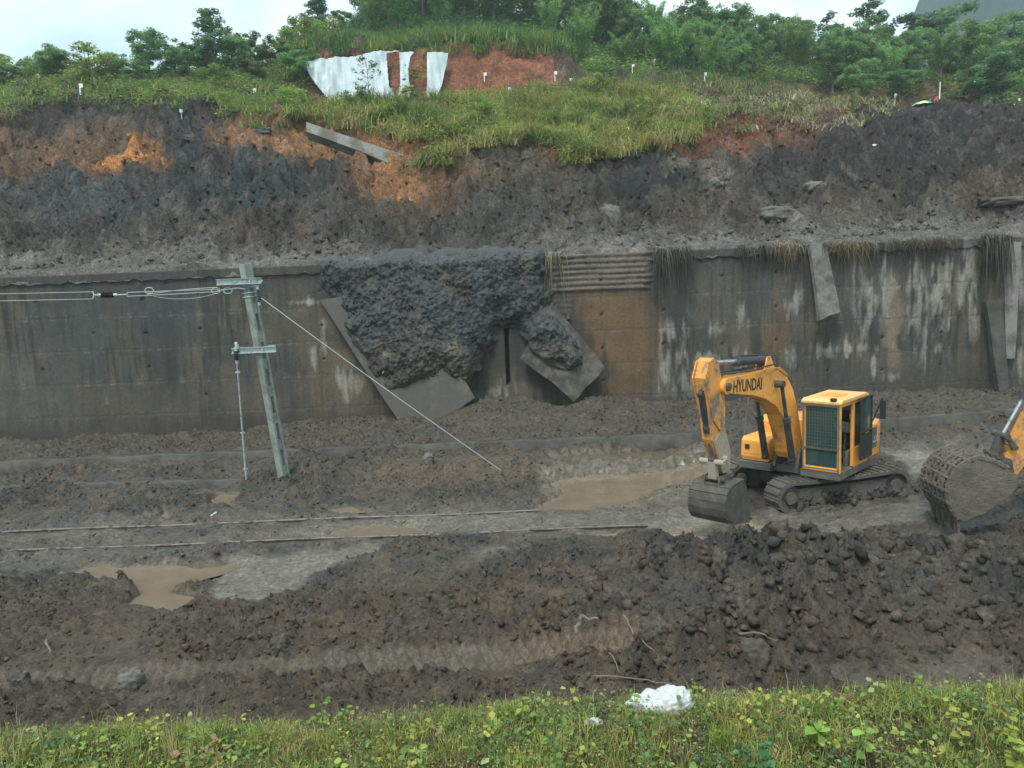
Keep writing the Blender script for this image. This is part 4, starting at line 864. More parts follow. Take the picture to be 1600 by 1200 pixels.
    MB().box((.12, .9, 2.0), (.17, .44, .3), None, .05).build('seat_cover', M_white, cab)
    # open door folded back along the side
    dr = empty('door'); dr.parent = R
    b = MB(); yy = y1 + .12
    for x in (-.22, .48): b.box((x, yy, 2.03), (.06, .05, 1.6), None, .01)
    for z in (1.26, 1.95, 2.83): b.box((.13, yy, z), (.72, .05, .06), None, .01)
    b.box((.13, yy, 1.58), (.66, .03, .6)); b.build('door_frame', M_black, dr)
    b = MB(); b.box((.13, yy, 2.39), (.62, .012, .82)); b.build('door_glass', M_glass, dr)
    b = MB(); b.path([(x1 - .1, y1 + .03, 1.5), (x1 - .06, y1 + .09, 1.5), (x1 - .06, y1 + .09, 2.2), (x1 - .1, y1 + .03, 2.2)], .014); b.build('grab_rail', M_black, R)
    b = MB(); b.path([(-.5, y1 + .05, 2.1), (-.42, y1 + .32, 2.75), (-.42, y1 + .32, 2.4)], .02); b.box((-.4, y1 + .34, 2.45), (.03, .16, .5), None, .012); b.build('side_mirror', M_black, R)
    b = MB(); b.box((x1 - .02, y1 - .18, z1 + .07), (.09, .15, .08), None, .015); b.build('work_lamp', M_black, R)
    if lettering:
        text_on('220', .26, M_white, 'side_number', cwt, Matrix(((1, 0, 0, XR + .35), (0, 0, -1, 0), (0, 1, 0, 0), (0, 0, 0, 1))), sx=.9).matrix_local = Matrix.Translation((XR + .85, 1.375, 1.55)) @ Matrix.Rotation(math.pi, 4, 'Z') @ Matrix.Rotation(math.pi / 2, 4, 'X')
    # ---- boom, arm, cylinders, bucket
    P = pose
    def plate(b, prof, hw, bev=.012): hw = hw * .86; b.prism(prof, -hw, hw, None, bev); return b
    b = plate(MB(), P['boom'], .24); b.tube((P['tip'][0], -.27, P['tip'][1]), (P['tip'][0], .27, P['tip'][1]), .17, n=20); bo = b.build('boom', M_yel, R)
    b = MB(); fo = P['foot']; b.prism([(fo[0] - .5, 1.06), (fo[0] + .35, 1.06), (fo[0] + .15, fo[1] + .12), (fo[0] - .15, fo[1] + .12)], -.34, -.27); b.prism([(fo[0] - .5, 1.06), (fo[0] + .35, 1.06), (fo[0] + .15, fo[1] + .12), (fo[0] - .15, fo[1] + .12)], .27, .34)
    b.tube((fo[0], -.38, fo[1]), (fo[0], .38, fo[1]), .08, n=14); b.build('boom_bracket', M_steel, R)
    k_ = P['lug']
    b = MB(); b.tube((k_[0], -.42, k_[1]), (k_[0], .42, k_[1]), .09, n=16); b.build('pivot_pin', M_steel, bo); MB().tube((P['tip'][0], -.33, P['tip'][1]), (P['tip'][0], .33, P['tip'][1]), .09, n=16).build('pivot_pin', M_steel, bo)
    if lettering:
        tp = P['text']; o = text_on('HYUNDAI', .40, M_black, 'lettering', bo, Matrix(), sx=.78)
        o.matrix_local = Matrix.Translation((tp[0], .2085, tp[1])) @ Matrix.Rotation(tp[2], 4, 'Y') @ Matrix.Rotation(math.pi, 4, 'Z') @ Matrix.Rotation(math.pi / 2, 4, 'X')
    def cyl(a, c, y, r, frac, name='cylinder', rodm=M_chrome):
        a = Vector((a[0], y, a[1])); c = Vector((c[0], y, c[1])); m = a.lerp(c, frac); d = (c - a).normalized()
        b = MB(); b.tube(a, m, r, n=18); b.tube(m - d * .10, m + d * .03, r * 1.22, n=18); b.tube(a + Vector((0, -.06, 0)), a + Vector((0, .06, 0)), r * 1.1, n=14); b.path([a + Vector((0, 0, r + .03)), m + Vector((0, 0, r + .03))], .018, 6); q = b.build(name, M_cyl, R, True)
        b = MB(); b.tube(m, c, r * .55, n=14); b.tube(c + Vector((0, -.07, 0)), c + Vector((0, .07, 0)), r, n=14); b.build('piston_rod', rodm, q, True)
    for s_ in (-1, 1): cyl(P['bcyl'][0], P['bcyl'][1], s_ * .36, .085, .55, 'boom_cylinder', M_cyl)
    cyl(P['acyl'][0], P['acyl'][1], 0, .10, .52, 'arm_cylinder', M_chrome)
    # lugs for the arm cylinder on the boom
    q = P['acyl'][0]; b = MB()
    for y in (-.12, .12): b.prism([(q[0] - .35, q[1] - .3), (q[0] + .25, q[1] - .3), (q[0] + .08, q[1] + .09), (q[0] - .08, q[1] + .09)], y - .02, y + .02)
    b.build('cylinder_lug', M_yel, bo)
    # hoses over the boom
    b = MB()
    for k in range(4):
        y = -.16 + .1 * k; hp = P['hose']; b.path([Vector((x, y + .015 * math.sin(i * 2 + k), z + .03 * math.sin(i * 1.7 + k * 2))) for i, (x, z) in enumerate(hp)], .018, 6)
    b.build('hoses', M_cyl, bo)
    b = MB()
    for k in range(3):
        y = .27 ; hp = P['hose']; b.path([Vector((x, y - .02, z - .05 - .03 * k)) for i, (x, z) in enumerate(hp[:4])], .012, 6)
    b.build('pipe_run', M_yelm, bo)
    b = MB(); 
    for poly in P['arm_side']:
        for y in (-.17, .14): b.prism(poly, y, y + .03, None, .004)
    plate(b, P['arm'], .158, .01); ar = b.build('arm', M_yelm, R)
    if 'arm_low' in P: plate(MB(), P['arm_low'], .168, .01).build('lower_arm', M_armm, ar)
    cyl(P['kcyl'][0], P['kcyl'][1], 0, .075, .55, 'bucket_cylinder', M_steel if not skeleton else M_chrome)
    b = MB(); l0, l1, l2 = P['link']
    for y in (-.22, .22): b.prism([(l0[0] - .05, l0[1]), (l0[0] + .05, l0[1] - .02), (l1[0] + .06, l1[1]), (l1[0] - .05, l1[1] + .04)], y - .025, y + .025, None, .005)
    b.tube((l1[0], -.3, l1[1]), (l1[0], .3, l1[1]), .065, n=14); b.prism([(l1[0] - .07, l1[1]), (l1[0] + .07, l1[1]), (l2[0] + .07, l2[1]), (l2[0] - .07, l2[1])], -.1, .1, None, .01); b.tube((l0[0], -.24, l0[1]), (l0[0], .24, l0[1]), .06, n=12); b.build('bucket_linkage', M_armm if not skeleton else M_steel, R)
    # bucket
    bk = empty('bucket'); bk.parent = R; bp_ = P['bucket']; hw = P['bw']
    b = MB()
    for y in (-hw, hw - .035): MB().prism(bp_, y, y + .035, None, .005).build('side_plate', M_cake if skeleton else M_steel, bk)
    # curved shell following the outer profile (the first `ns` points of the profile)
    sh = P['shell']; b = MB(); n = len(sh)
    if not skeleton:
        for i in range(n - 1):
            (xa, za), (xb, zb) = sh[i], sh[i + 1]; dx, dz = xb - xa, zb - za; l = math.hypot(dx, dz); nx, nz = dz / l * .035, -dx / l * .035
            b.hexa([(xa, -hw, za), (xb, -hw, zb), (xb, hw, zb), (xa, hw, za), (xa - nx, -hw, za - nz), (xb - nx, -hw, zb - nz), (xb - nx, hw, zb - nz), (xa - nx, hw, za - nz)])
        b.build('shell', M_steel, bk)
    else:
        nb = 7
        for k in range(nb):
            y = -hw + .06 + (2 * hw - .12) * k / (nb - 1)
            for i in range(n - 1):
                (xa, za), (xb, zb) = sh[i], sh[i + 1]; m = Vector(((xa + xb) / 2, y, (za + zb) / 2)); l = math.hypot(xb - xa, zb - za) + .03
                b.box(m, (l, .075, .07), Matrix.Rotation(-math.atan2(zb - za, xb - xa), 3, 'Y'), .015)
        for i in range(0, n):
            b.box((sh[i][0], 0, sh[i][1]), (.07, 2 * hw, .06), Matrix.Rotation(.5 * i, 3, 'Y'), .015)
        b.build('rib_cage', M_cake, bk)
        # mud clogging the upper bars
        nn_ = 420; ks = RNG.random(nn_) ** 1.3 * (n - 1.01); i0 = ks.astype(int); fr = ks - i0; S_ = np.array(sh)
        P_ = S_[i0] * (1 - fr[:, None]) + S_[i0 + 1] * fr[:, None]; cx_, cz_ = S_.mean(0)
        P_ = P_ + (np.array([[cx_, cz_]]) - P_) * .04; sz = RNG.uniform(.025, .06, nn_) * (1.5 - .75 * ks / n)
        v, f_, c_ = scatter(clod_tpl(88), IF, np.stack([P_[:, 0], RNG.uniform(-hw + .05, hw - .05, nn_), P_[:, 1]], -1), randrot(nn_), sz, np.tile((.12, .105, .085, .1), (nn_, 1)))
        mk('packed_mud', v, f_, M_mud, bk, col=c_)
        b = MB(); ip = [(x * .93 + cx_ * .07, z * .93 + cz_ * .07) for x, z in sh]
        for i in range(n // 2 - 1):
            (xa, za), (xb, zb) = ip[i], ip[i + 1]; b.hexa([(xa, -hw, za), (xb, -hw, zb), (xb, hw, zb), (xa, hw, za), (xa + .03, -hw, za - .03), (xb + .03, -hw, zb - .03), (xb + .03, hw, zb - .03), (xa + .03, hw, za - .03)])
        b.build('top_plate', M_track, bk)
    lx, lz = P['lip']; ldx, ldz = P['lipdir']; b = MB()
    b.hexa([(lx - ldx * .22, -hw - .01, lz - ldz * .22), (lx, -hw - .01, lz), (lx, hw + .01, lz), (lx - ldx * .22, hw + .01, lz - ldz * .22)] + [(q[0] - ldz * .05, q[1], q[2] + ldx * .05) for q in [(lx - ldx * .22, -hw - .01, lz - ldz * .22), (lx, -hw - .01, lz), (lx, hw + .01, lz), (lx - ldx * .22, hw + .01, lz - ldz * .22)]])
    b.build('cutting_lip', M_cake if skeleton else M_steel, bk)
    nt_ = P.get('nteeth', 5)
    for k in range(nt_):
        y = -hw + .09 + (2 * hw - .18) * k / (nt_ - 1); b = MB(); a_ = Vector((lx - ldx * .08, y, lz - ldz * .08)); e_ = Vector((lx + ldx * P.get('tl', .24), y, lz + ldz * P.get('tl', .24)))
        sd_ = Vector((-ldz, 0, ldx)); b.hexa([a_ + Vector((0, -.07, 0)) - sd_ * .06, a_ + Vector((0, .07, 0)) - sd_ * .06, a_ + Vector((0, .07, 0)) + sd_ * .06, a_ + Vector((0, -.07, 0)) + sd_ * .06,
                                    e_ + Vector((0, -.035, 0)) - sd_ * .015, e_ + Vector((0, .035, 0)) - sd_ * .015, e_ + Vector((0, .035, 0)) + sd_ * .015, e_ + Vector((0, -.035, 0)) + sd_ * .015]); b.build('tooth', M_cake if skeleton else M_steel, bk)
    b = MB(); e1, e2 = P['ears']
    for y in (-.22, .17): b.prism([(e1[0] - .14, e1[1] - .22), (e1[0] - .08, e1[1] + .08), (e2[0] + .08, e2[1] + .08), (e2[0] + .2, e2[1] - .25)], y, y + .05, None, .008)
    b.tube((e1[0], -.27, e1[1]), (e1[0], .27, e1[1]), .06, n=12); b.tube((e2[0], -.27, e2[1]), (e2[0], .27, e2[1]), .06, n=12); b.build('bucket_ears', M_steel, bk)
    return R
pose1 = dict(
    boom=[(1.0, 1.45), (1.05, 1.75), (1.16, 2.1), (1.32, 2.6), (1.58, 3.13), (1.90, 3.46), (2.43, 3.71), (3.1, 3.76), (3.68, 3.76), (4.6, 3.76), (4.95, 3.78), (5.16, 3.66), (5.12, 3.48), (4.74, 3.42), (3.68, 3.24), (3.04, 3.08), (2.53, 2.85), (2.18, 2.54), (1.92, 2.05), (1.74, 1.5), (1.6, 1.33), (1.2, 1.28)][::-1],
    foot=(1.25, 1.42), tip=(5.0, 3.6), lug=(2.55, 3.38), text=(3.95, 3.50, -.06), bcyl=((1.95, 1.38), (2.55, 3.38)), acyl=((2.75, 3.98), (5.40, 4.16)),
    hose=[(2.0, 3.62), (2.4, 3.82), (2.9, 3.86), (3.6, 3.84), (4.3, 3.84), (4.9, 3.86), (5.3, 3.7), (5.3, 3.35)],
    arm=[(5.40, 4.28), (5.56, 4.22), (5.72, 3.86), (5.56, 3.2), (5.42, 2.44), (5.00, 1.62), (4.72, 1.62), (4.66, 2.05), (4.88, 2.5), (4.98, 3.0), (5.0, 3.4), (5.12, 3.85), (5.28, 4.2)],
    arm_side=[[(5.40, 4.29), (5.62, 4.2), (5.78, 3.86), (5.58, 3.3), (5.44, 2.9), (5.15, 2.62), (4.95, 2.75), (4.93, 3.1), (5.0, 3.6), (5.22, 4.16)]],
    arm_low=[(5.32, 2.42), (4.99, 1.60), (4.70, 1.60), (4.63, 2.05), (4.84, 2.5), (4.95, 2.75)],
    kcyl=((5.66, 3.5), (5.22, 1.95)), link=((4.95, 1.95), (5.22, 1.9), (5.16, 1.50)), ears=((4.78, 1.50), (5.16, 1.50)),
    bucket=[(4.55, 1.30), (4.66, 1.42), (5.30, 1.34), (5.45, 1.12), (5.46, .88), (5.36, .66), (5.12, .52), (4.42, .42), (4.36, .48)][::-1],
    shell=[(4.66, 1.42), (5.05, 1.40), (5.30, 1.34), (5.41, 1.22), (5.46, 1.05), (5.46, .88), (5.42, .73), (5.32, .61), (5.12, .52), (4.42, .42)], bw=.48, lip=(4.40, .42), lipdir=(-.99, -.12))
TH1 = math.radians(45)
excavator('excavator', (8.15, 20.7, .02), TH1, math.radians(15.6), 'orange excavator with mesh guarded cab and muddy tracks standing on the track bed', pose1)
pose2 = dict(
    boom=[(1.0, 1.3), (1.15, 2.1), (1.9, 3.5), (2.8, 4.15), (3.9, 4.3), (4.9, 4.05), (5.0, 3.75), (4.7, 3.7), (3.6, 3.7), (2.7, 3.3), (2.0, 2.4), (1.6, 1.3)][::-1],
    foot=(1.25, 1.42), tip=(4.85, 3.88), lug=(2.6, 3.75), bcyl=((1.95, 1.38), (2.6, 3.75)), acyl=((2.9, 4.4), (4.75, 4.55)),
    hose=[(2.0, 3.9), (2.8, 4.3), (3.4, 4.4), (4.0, 4.4), (4.6, 4.2), (4.9, 3.9)],
    arm=[(5.98, 1.40), (5.74, 1.25), (5.45, 1.7), (4.75, 3.2), (4.62, 4.3), (4.8, 4.65), (5.0, 4.3), (5.25, 3.4), (5.78, 2.15), (6.02, 1.7)], arm_side=[],
    kcyl=((5.1, 4.0), (6.02, 2.14)), link=((5.85, 1.9), (6.05, 2.16), (6.18, 1.72)), ears=((5.98, 1.55), (6.22, 1.72)),
    bucket=[(7.2, .42), (7.42, .75), (7.46, 1.19), (7.36, 1.42), (7.2, 1.6), (7.0, 1.74), (6.81, 1.79), (6.41, 1.67), (6.03, 1.38), (6.0, 1.16), (6.12, .95), (6.64, .57), (7.1, .38)],
    shell=[(6.2, 1.56), (6.5, 1.72), (6.81, 1.81), (7.05, 1.73), (7.25, 1.57), (7.39, 1.33), (7.46, 1.05), (7.43, .8), (7.34, .62), (7.26, .50)], bw=.66, lip=(7.2, .42), lipdir=(-.12, -.99), nteeth=5, tl=.32)
excavator('excavator', (16.89, 16.30, .16), math.radians(95), math.radians(10), 'second excavator at the right edge whose huge mud caked ribbed bucket reaches into view', pose2, lettering=False, skeleton=True)

# ------------------------------------------------------------------ trees
def tree_meshes(kind, seed):
    """returns (trunk V,F), (crown V,F,col) for a tree one unit high"""
    r = np.random.default_rng(seed); tv, tf_ = [], []
    def seg(a, b, r0, r1, n=6):
        a = np.array(a, float); b = np.array(b, float); d = b - a; d /= np.linalg.norm(d) + 1e-9; s = np.cross(d, (.3, .9, .1)); s /= np.linalg.norm(s); t = np.cross(d, s); k = len(tv) and sum(len(q) for q in tv)
        an = np.arange(n) * 2 * math.pi / n; c = np.cos(an)[:, None] * s + np.sin(an)[:, None] * t
        tv.append(np.concatenate([a + c * r0, b + c * r1])); k = sum(len(q) for q in tv[:-1]); tf_.extend([(k + i, k + (i + 1) % n, k + n + (i + 1) % n, k + n + i) for i in range(n)])
    cl = []  # clusters: centre, radius, tone
    if kind == 'broad':
        seg((0, 0, -.05), (.01, 0, .35), .022, .017); seg((.01, 0, .35), (.0, .02, .8), .017, .006)
        for i in range(46):
            q = r.normal(0, 1, 3); q /= np.linalg.norm(q); q *= r.random() ** .4; lop = 1 + .25 * math.sin(3 * math.atan2(q[1], q[0]) + seed)
            e = np.array((q[0] * .36 * lop, q[1] * .36 * lop, .60 + q[2] * .36 + .06 * math.sin(q[0] * 7 + seed)))
            if i % 3 == 0: seg((0, 0, min(e[2] - .1, .7)), e, .009, .003, 5)
            cl.append((e, r.uniform(.05, .12), r.uniform(.55, 1.35)))
        nl, ls = 8500, .020
    elif kind == 'tall':
        seg((0, 0, -.05), (.01, 0, .5), .014, .010); seg((.01, 0, .5), (0, .01, .97), .010, .003)
        for i in range(54):
            z = .22 + .75 * (i / 53); a = i * 2.4 + r.uniform(-.5, .5); L_ = (.20 * (1 - (z - .26) / .76) ** .55 + .03) * r.uniform(.3, 1.15)
            e = np.array((math.cos(a) * L_, math.sin(a) * L_, z + .03)); seg((0, 0, z - .04), e, .005, .002, 5)
            cl.append((e, r.uniform(.035, .075), r.uniform(.6, 1.3)))
        nl, ls = 5200, .019
    elif kind == 'sapling':
        seg((0, 0, -.05), (.01, 0, .5), .008, .006); seg((.01, 0, .5), (0, .01, .97), .006, .002)
        for i in range(34):
            z = .25 + .73 * r.random(); a = r.uniform(0, 6.28); L_ = .24 * math.sin(math.pi * min((z - .1) / .95, 1)) ** .6 * r.uniform(.3, 1.1); e = np.array((math.cos(a) * L_, math.sin(a) * L_, z + .06)); seg((0, 0, z - .05), e, .003, .001, 4); cl.append((e, .05, r.uniform(.6, 1.2)))
        nl, ls = 620, .020
    elif kind == 'layer':
        seg((0, 0, -.05), (.03, .02, .5), .014, .010)
        for i in range(17):
            z = .42 + .5 * r.random(); a = i * 2.4 + r.uniform(-.5, .5); L_ = r.uniform(.05, .40)
            e = np.array((math.cos(a) * L_, math.sin(a) * L_, z)); seg((.03, .02, .45), e, .008, .003, 5)
            for k in range(3): cl.append((e + r.normal(0, .05, 3) * np.array((1, 1, .6)), r.uniform(.04, .09), r.uniform(.6, 1.25)))
        nl, ls = 3800, .024
    elif kind == 'bamboo':
        for i in range(16):
            a = r.uniform(0, 6.28); d = r.uniform(.02, .16); bx, by = math.cos(a) * d * .4, math.sin(a) * d * .4; prev = np.array((bx, by, -.04)); hgt = r.uniform(.7, 1.0); ln = r.uniform(.12, .34)
            for k in range(1, 8):
                t = k / 7; p = np.array((bx + math.cos(a) * ln * t ** 2.2, by + math.sin(a) * ln * t ** 2.2, hgt * (t - .18 * t ** 4))); seg(prev, p, .006 * (1.1 - t), .006 * (1 - t) + .001, 4)
                if t > .25: cl.append((p, .035 + .035 * math.sin(math.pi * t), r.uniform(.65, 1.3)))
                prev = p
        nl, ls = 6500, .021
    else:  # bush
        for i in range(20):
            a = i * 2.4; L_ = r.uniform(.1, .55); z = r.uniform(.1, .95) * (1 - .5 * L_); e = np.array((math.cos(a) * L_, math.sin(a) * L_, z)); seg((0, 0, -.05), e, .012, .004, 4)
            cl.append((e, r.uniform(.10, .2), r.uniform(.6, 1.3)))
        nl, ls = 2600, .036
    cl_c = np.array([c[0] for c in cl]); cl_r = np.array([c[1] for c in cl]); cl_t = np.array([c[2] for c in cl])
    ix = r.choice(len(cl), nl, p=cl_r ** 2 / (cl_r ** 2).sum()); d = r.normal(0, 1, (nl, 3)); d /= np.linalg.norm(d, axis=1)[:, None]
    pos = cl_c[ix] + d * (cl_r[ix] * r.random(nl) ** .45)[:, None] * np.array((1.15, 1.15, .75 if kind != 'bamboo' else 1.0))
    T = [(0, -.5, 0), (1.0, -.35, .12), (1.7, 0, 0), (1.0, .35, .12), (0, .5, 0)]; T = [(-1, 0, 0), (0, -.45, .1), (1, 0, 0), (0, .45, .1)]
    if kind == 'bamboo': T = [(-1.5, 0, 0), (0, -.22, .1), (1.5, 0, -.3), (0, .22, .1)]
    sz = ls * r.uniform(.6, 1.3, nl); R_ = rotz(r.uniform(0, 6.28, nl)) @ rotx(r.normal(0, .7, nl)) @ rotz(r.uniform(0, 6.28, nl))
    g = {'broad': (.10, .185, .07), 'tall': (.065, .12, .055), 'sapling': (.045, .07, .045), 'layer': (.09, .15, .07), 'bamboo': (.13, .235, .075), 'bush': (.14, .21, .055)}[kind]
    c = np.array(g) * 1.5 * (cl_t[ix] * r.uniform(.7, 1.35, nl))[:, None]; c[:, 0] *= r.uniform(.8, 1.3, nl)
    v, f_, c = scatter(T, [(0, 1, 2, 3)], pos, R_, sz, c)
    return (np.concatenate(tv), tf_), (v, f_, c)
PROTO = {}
def proto(kind, k):
    if (kind, k) not in PROTO:
        (tv, tf_), (v, f_, c) = tree_meshes(kind, 500 + k * 31 + len(kind))
        t = mk('trunk', tv, tf_, M_bark, smooth_=True); cr_ = mk('crown', v, f_, M_leaf, col=c); PROTO[kind, k] = (t.data, cr_.data)
        bpy.data.objects.remove(t); bpy.data.objects.remove(cr_)
    return PROTO[kind, k]
def tree(name, kind, k, P, hgt, wid, label, cat, group=None, rz=None):
    tm, cm = proto(kind, k); R = empty(name, (P[0], P[1], P[2] - .1), random.uniform(0, 6.28) if rz is None else rz, label=label, cat=cat, group=group); R.scale = (wid, wid, hgt)
    for nm, me in (('trunk', tm), ('crown', cm)):
        o = bpy.data.objects.new(nm, me); C.objects.link(o); o.parent = R
    return R
def tree_px(name, kind, k, u, vb, vt, wfac, label, cat='tree', y=None, group=None):
    if y is None: p = hithill(u, vb)
    else: p = aty(u, vb, y); p[2] = zh(p[0], y)
    top = aty(u, vt, p[1])[2]; hg = max(top - p[2], 1); return tree(name, kind, k, p, hg, hg * wfac, label, cat, group)
random.seed(11)
TL = [('broad', 0, 95, 160, 68, 1.0, 'wide dark tree with a ragged top, biggest of the far left group', 66), ('broad', 1, 18, 165, 96, 1.1, 'low dark tree at the left edge of the photo', 64),
      ('broad', 2, 150, 150, 98, 1.2, 'low rounded tree right of the ragged far left tree', 72), ('broad', 0, 190, 140, 100, 1.2, 'small rounded tree between the ragged tree and the tall dense pair', 74), ('broad', 1, 238, 150, 36, .72, 'tall dense pointed tree, left one of the close pair on the skyline', 68),
      ('broad', 2, 278, 145, 57, .9, 'dense rounded tree, right one of the close pair on the skyline', 70), ('tall', 0, 335, 125, 14, 1.0, 'tall narrow conical tree standing alone against the pale sky', 66), ('layer', 0, 385, 120, 40, 1.1, 'thin flat-topped tree right of the tall narrow tree', 70),
      ('layer', 1, 425, 115, 55, 1.0, 'small flat-topped tree at the end of the left tree line', 72), ('bush', 0, 345, 165, 92, .9, 'dark rounded bush below the tall narrow tree', 60), ('broad', 2, 462, 95, 28, .75, 'slender dark tree left of the dense hilltop wood', 82),
      ('tall', 1, 500, 85, -12, 1.3, 'tall leafy tree at the left end of the hilltop wood', 86), ('broad', 0, 535, 88, 12, .9, 'mid height tree beside the tall leafy one at the hilltop wood', 88), ('bush', 1, 240, 170, 118, 1.2, 'green bush under the close pair of trees', 62),
      ('layer', 2, 310, 140, 62, .9, 'thin open tree between the close pair and the tall narrow tree', 74),
      ('broad', 1, 1348, 168, 90, .95, 'rounded tree behind the white pole and the umbrella', 74), ('broad', 2, 1555, 172, 78, 1.0, 'dark dense tree above the red soil at far right', 73), ('layer', 0, 1452, 90, 2, 1.3, 'open tree standing above the forest skyline near the far mountain', 96),
      ('layer', 1, 1342, 90, 6, 1.3, 'flat-topped tree on the forest skyline right of centre', 98), ('broad', 0, 1580, 90, 14, 1.0, 'dark tree on the skyline in front of the far mountain', 92), ('broad', 1, 1240, 95, 30, 1.0, 'small rounded tree at the lowest dip of the forest skyline', 96),
      ('broad', 0, 1405, 160, 105, 1.3, 'bushy tree left of the umbrella at the forest edge', 75), ('broad', 2, 1155, 150, 88, 1.2, 'pale green bushy tree at the forest edge above the dead scrub', 74)]
for kind, k, u, vb, vt, wf, lab, y in TL: wf = wf * (1.35 if kind == 'broad' else 1.1); tree_px('tree' if kind != 'bush' else 'bush', kind, k, u, vb, vt, wf, lab, 'tree' if kind != 'bush' else 'bush', y)
# the woods: hilltop wood above the white sheet, forest on the right
cnt = 0
def wood(poly, n, yr, hr, kinds, label, group, wf=(.8, 1.2)):
    P = []; t = 0
    while len(P) < n and t < n * 60:
        t += 1; y = random.uniform(*yr); u = random.uniform(min(p[0] for p in poly), max(p[0] for p in poly)); p = aty(u, 300, y); x = p[0]; z = zh(x, y); uu, vv = uv_of(x, y, z)
        if polyd(np.array([uu]), np.array([vv]), poly)[0] < 0: continue
        if any((x - q[0]) ** 2 + (y - q[1]) ** 2 < 4.5 for q in P): continue
        P.append((x, y, z))
    for i, p in enumerate(P):
        kd = kinds[i % len(kinds)]; hg = random.uniform(*hr); tree('bamboo_clump' if kd == 'bamboo' else 'tree', kd, random.randint(0, 2), p, hg, hg * random.uniform(*wf) * (1.0 if kd != 'bamboo' else .9), label[1] if kd == 'bamboo' else label[0], 'bamboo' if kd == 'bamboo' else 'tree', group + (' (bamboo)' if kd == 'bamboo' else ''))
wood([(560, -400), (960, -400), (960, 82), (560, 82)], 44, (76, 112), (6, 9.5), ['bamboo', 'broad', 'bamboo', 'broad', 'broad'], ('one of the dark trees of the hilltop wood above the white sheet', 'one of the feathery bamboo clumps of the hilltop wood above the white sheet'), 'trees of the hilltop wood')
wood([(900, -100), (1700, 0), (1700, 150), (900, 132)], 95, (67, 108), (4.2, 6.4), ['bamboo', 'broad', 'bamboo', 'broad', 'broad', 'bamboo', 'broad'], ('leafy tree packed among others in the forest above the dead scrub', 'feathery bamboo clump packed in the forest above the dead scrub'), 'trees of the right hand forest')
wood([(-160, 60), (560, 60), (560, 145), (-160, 150)], 30, (62, 84), (2.2, 4.0), ['broad', 'broad', 'bush'], ('one of the low trees in the green band behind the dark slope', ''), 'low trees behind the left slope', (1.0, 1.4))
# sapling and yellow leaved shrub before the white sheet
tree_px('sapling', 'sapling', 2, 577, 172, 88, 1.1, 'thin dark feathery sapling in front of the white sheet', 'sapling', 57)

# grasses: curved blades in clumps
def blades(pos, hgt, wid, lean, c, droop=.5, nseg=3):
    n = len(pos); a = RNG.uniform(0, 6.28, n); V = []; 
    dx, dy = np.cos(a), np.sin(a)
    for k in range(nseg + 1):
        t = k / nseg; off = lean * hgt * t ** 1.8; zz = hgt * (t - droop * lean * t ** 2.5); w = wid * (1 - t) ** .7 * .5 + wid * .03
        cx = pos[:, 0] + dx * off; cy = pos[:, 1] + dy * off; cz = pos[:, 2] + zz
        V.append(np.stack([cx - dy * w, cy + dx * w, cz], -1)); V.append(np.stack([cx + dy * w, cy - dx * w, cz], -1))
    V = np.stack(V, 1); k = 2 * (nseg + 1); F = np.array([[2 * j, 2 * j + 1, 2 * j + 3, 2 * j + 2] for j in range(nseg)])
    FF = (F[None] + (np.arange(n) * k)[:, None, None]).reshape(-1, 4)
    return V.reshape(-1, 3), FF, np.repeat(c, k, 0)
def merge(parts):
    V, F, Cc, o = [], [], [], 0
    for v, f_, c in parts: V.append(v); F.append(f_ + o); Cc.append(c); o += len(v)
    return np.concatenate(V), np.concatenate(F), np.concatenate(Cc)
def hill_points(n, poly, xr, yr, dens=None):
    x = RNG.uniform(*xr, n); y = RNG.uniform(*yr, n); ii = np.clip(np.searchsorted(hx, x), 1, len(hx) - 1); jj = np.clip(np.searchsorted(hy, y), 1, len(hy) - 1)
    z = hh[jj, ii]; u, v = uv_of(x, y, z); m = polyd(u + 12 * perlin(x * .5, y * .5, 9), v + 5 * perlin(x * .6, y * .6, 19), poly) > 0
    return np.stack([x, y, z], -1)[m]
def clumps(cen, per, rad, hgt, wid, cols, lean=(.2, .9), droop=.6):
    n = len(cen); p = np.repeat(cen, per, 0); p[:, :2] += RNG.normal(0, rad, (n * per, 2)); ch = np.repeat(RNG.uniform(.6, 1.3, n), per); ct = np.repeat(RNG.uniform(.7, 1.3, n), per)
    ci = np.repeat(RNG.integers(0, len(cols), n), per); c = np.array(cols)[ci] * (ct * RNG.uniform(.75, 1.25, n * per))[:, None]
    return blades(p, hgt * ch * RNG.uniform(.6, 1.2, n * per), wid * np.ones(n * per), RNG.uniform(*lean, n * per), c, droop)
GY = [(.30, .33, .08), (.22, .28, .07), (.38, .37, .14), (.15, .23, .06), (.32, .27, .11)]; GG = [(.11, .21, .055), (.15, .24, .06), (.09, .16, .05)]; GD0 = 0; GD = [(.20, .17, .10), (.15, .12, .07), (.24, .22, .15), (.10, .10, .05)]
pa = clumps(hill_points(1500, VEG[0][0], (-13, 14), (40, 62)), 46, .34, 1.5, .055, GY, lean=(.35, 1.5), droop=.8)
pb = clumps(hill_points(500, [(540, 160), (700, 165), (700, 205), (560, 205)], (-13, 0), (40, 60)), 30, .25, 1.3, .07, GG)
v, f_, c = merge([pa, pb]); tag(mk('tall_grass', v, f_, M_grass, col=c), 'tall yellow green grass covering the slope below the white sheet and red bank', kind='stuff')
pa = clumps(hill_points(1500, VEG[1][0], (-48, -12), (44, 74)), 22, .4, .8, .08, [(.24, .28, .07), (.17, .24, .06), (.12, .19, .055), (.26, .25, .10)], lean=(.4, 1.3)); v, f_, c = pa
tag(mk('left_scrub', v, f_, M_grass, col=c), 'yellow green scrub on the slope under the left hand trees', kind='stuff')
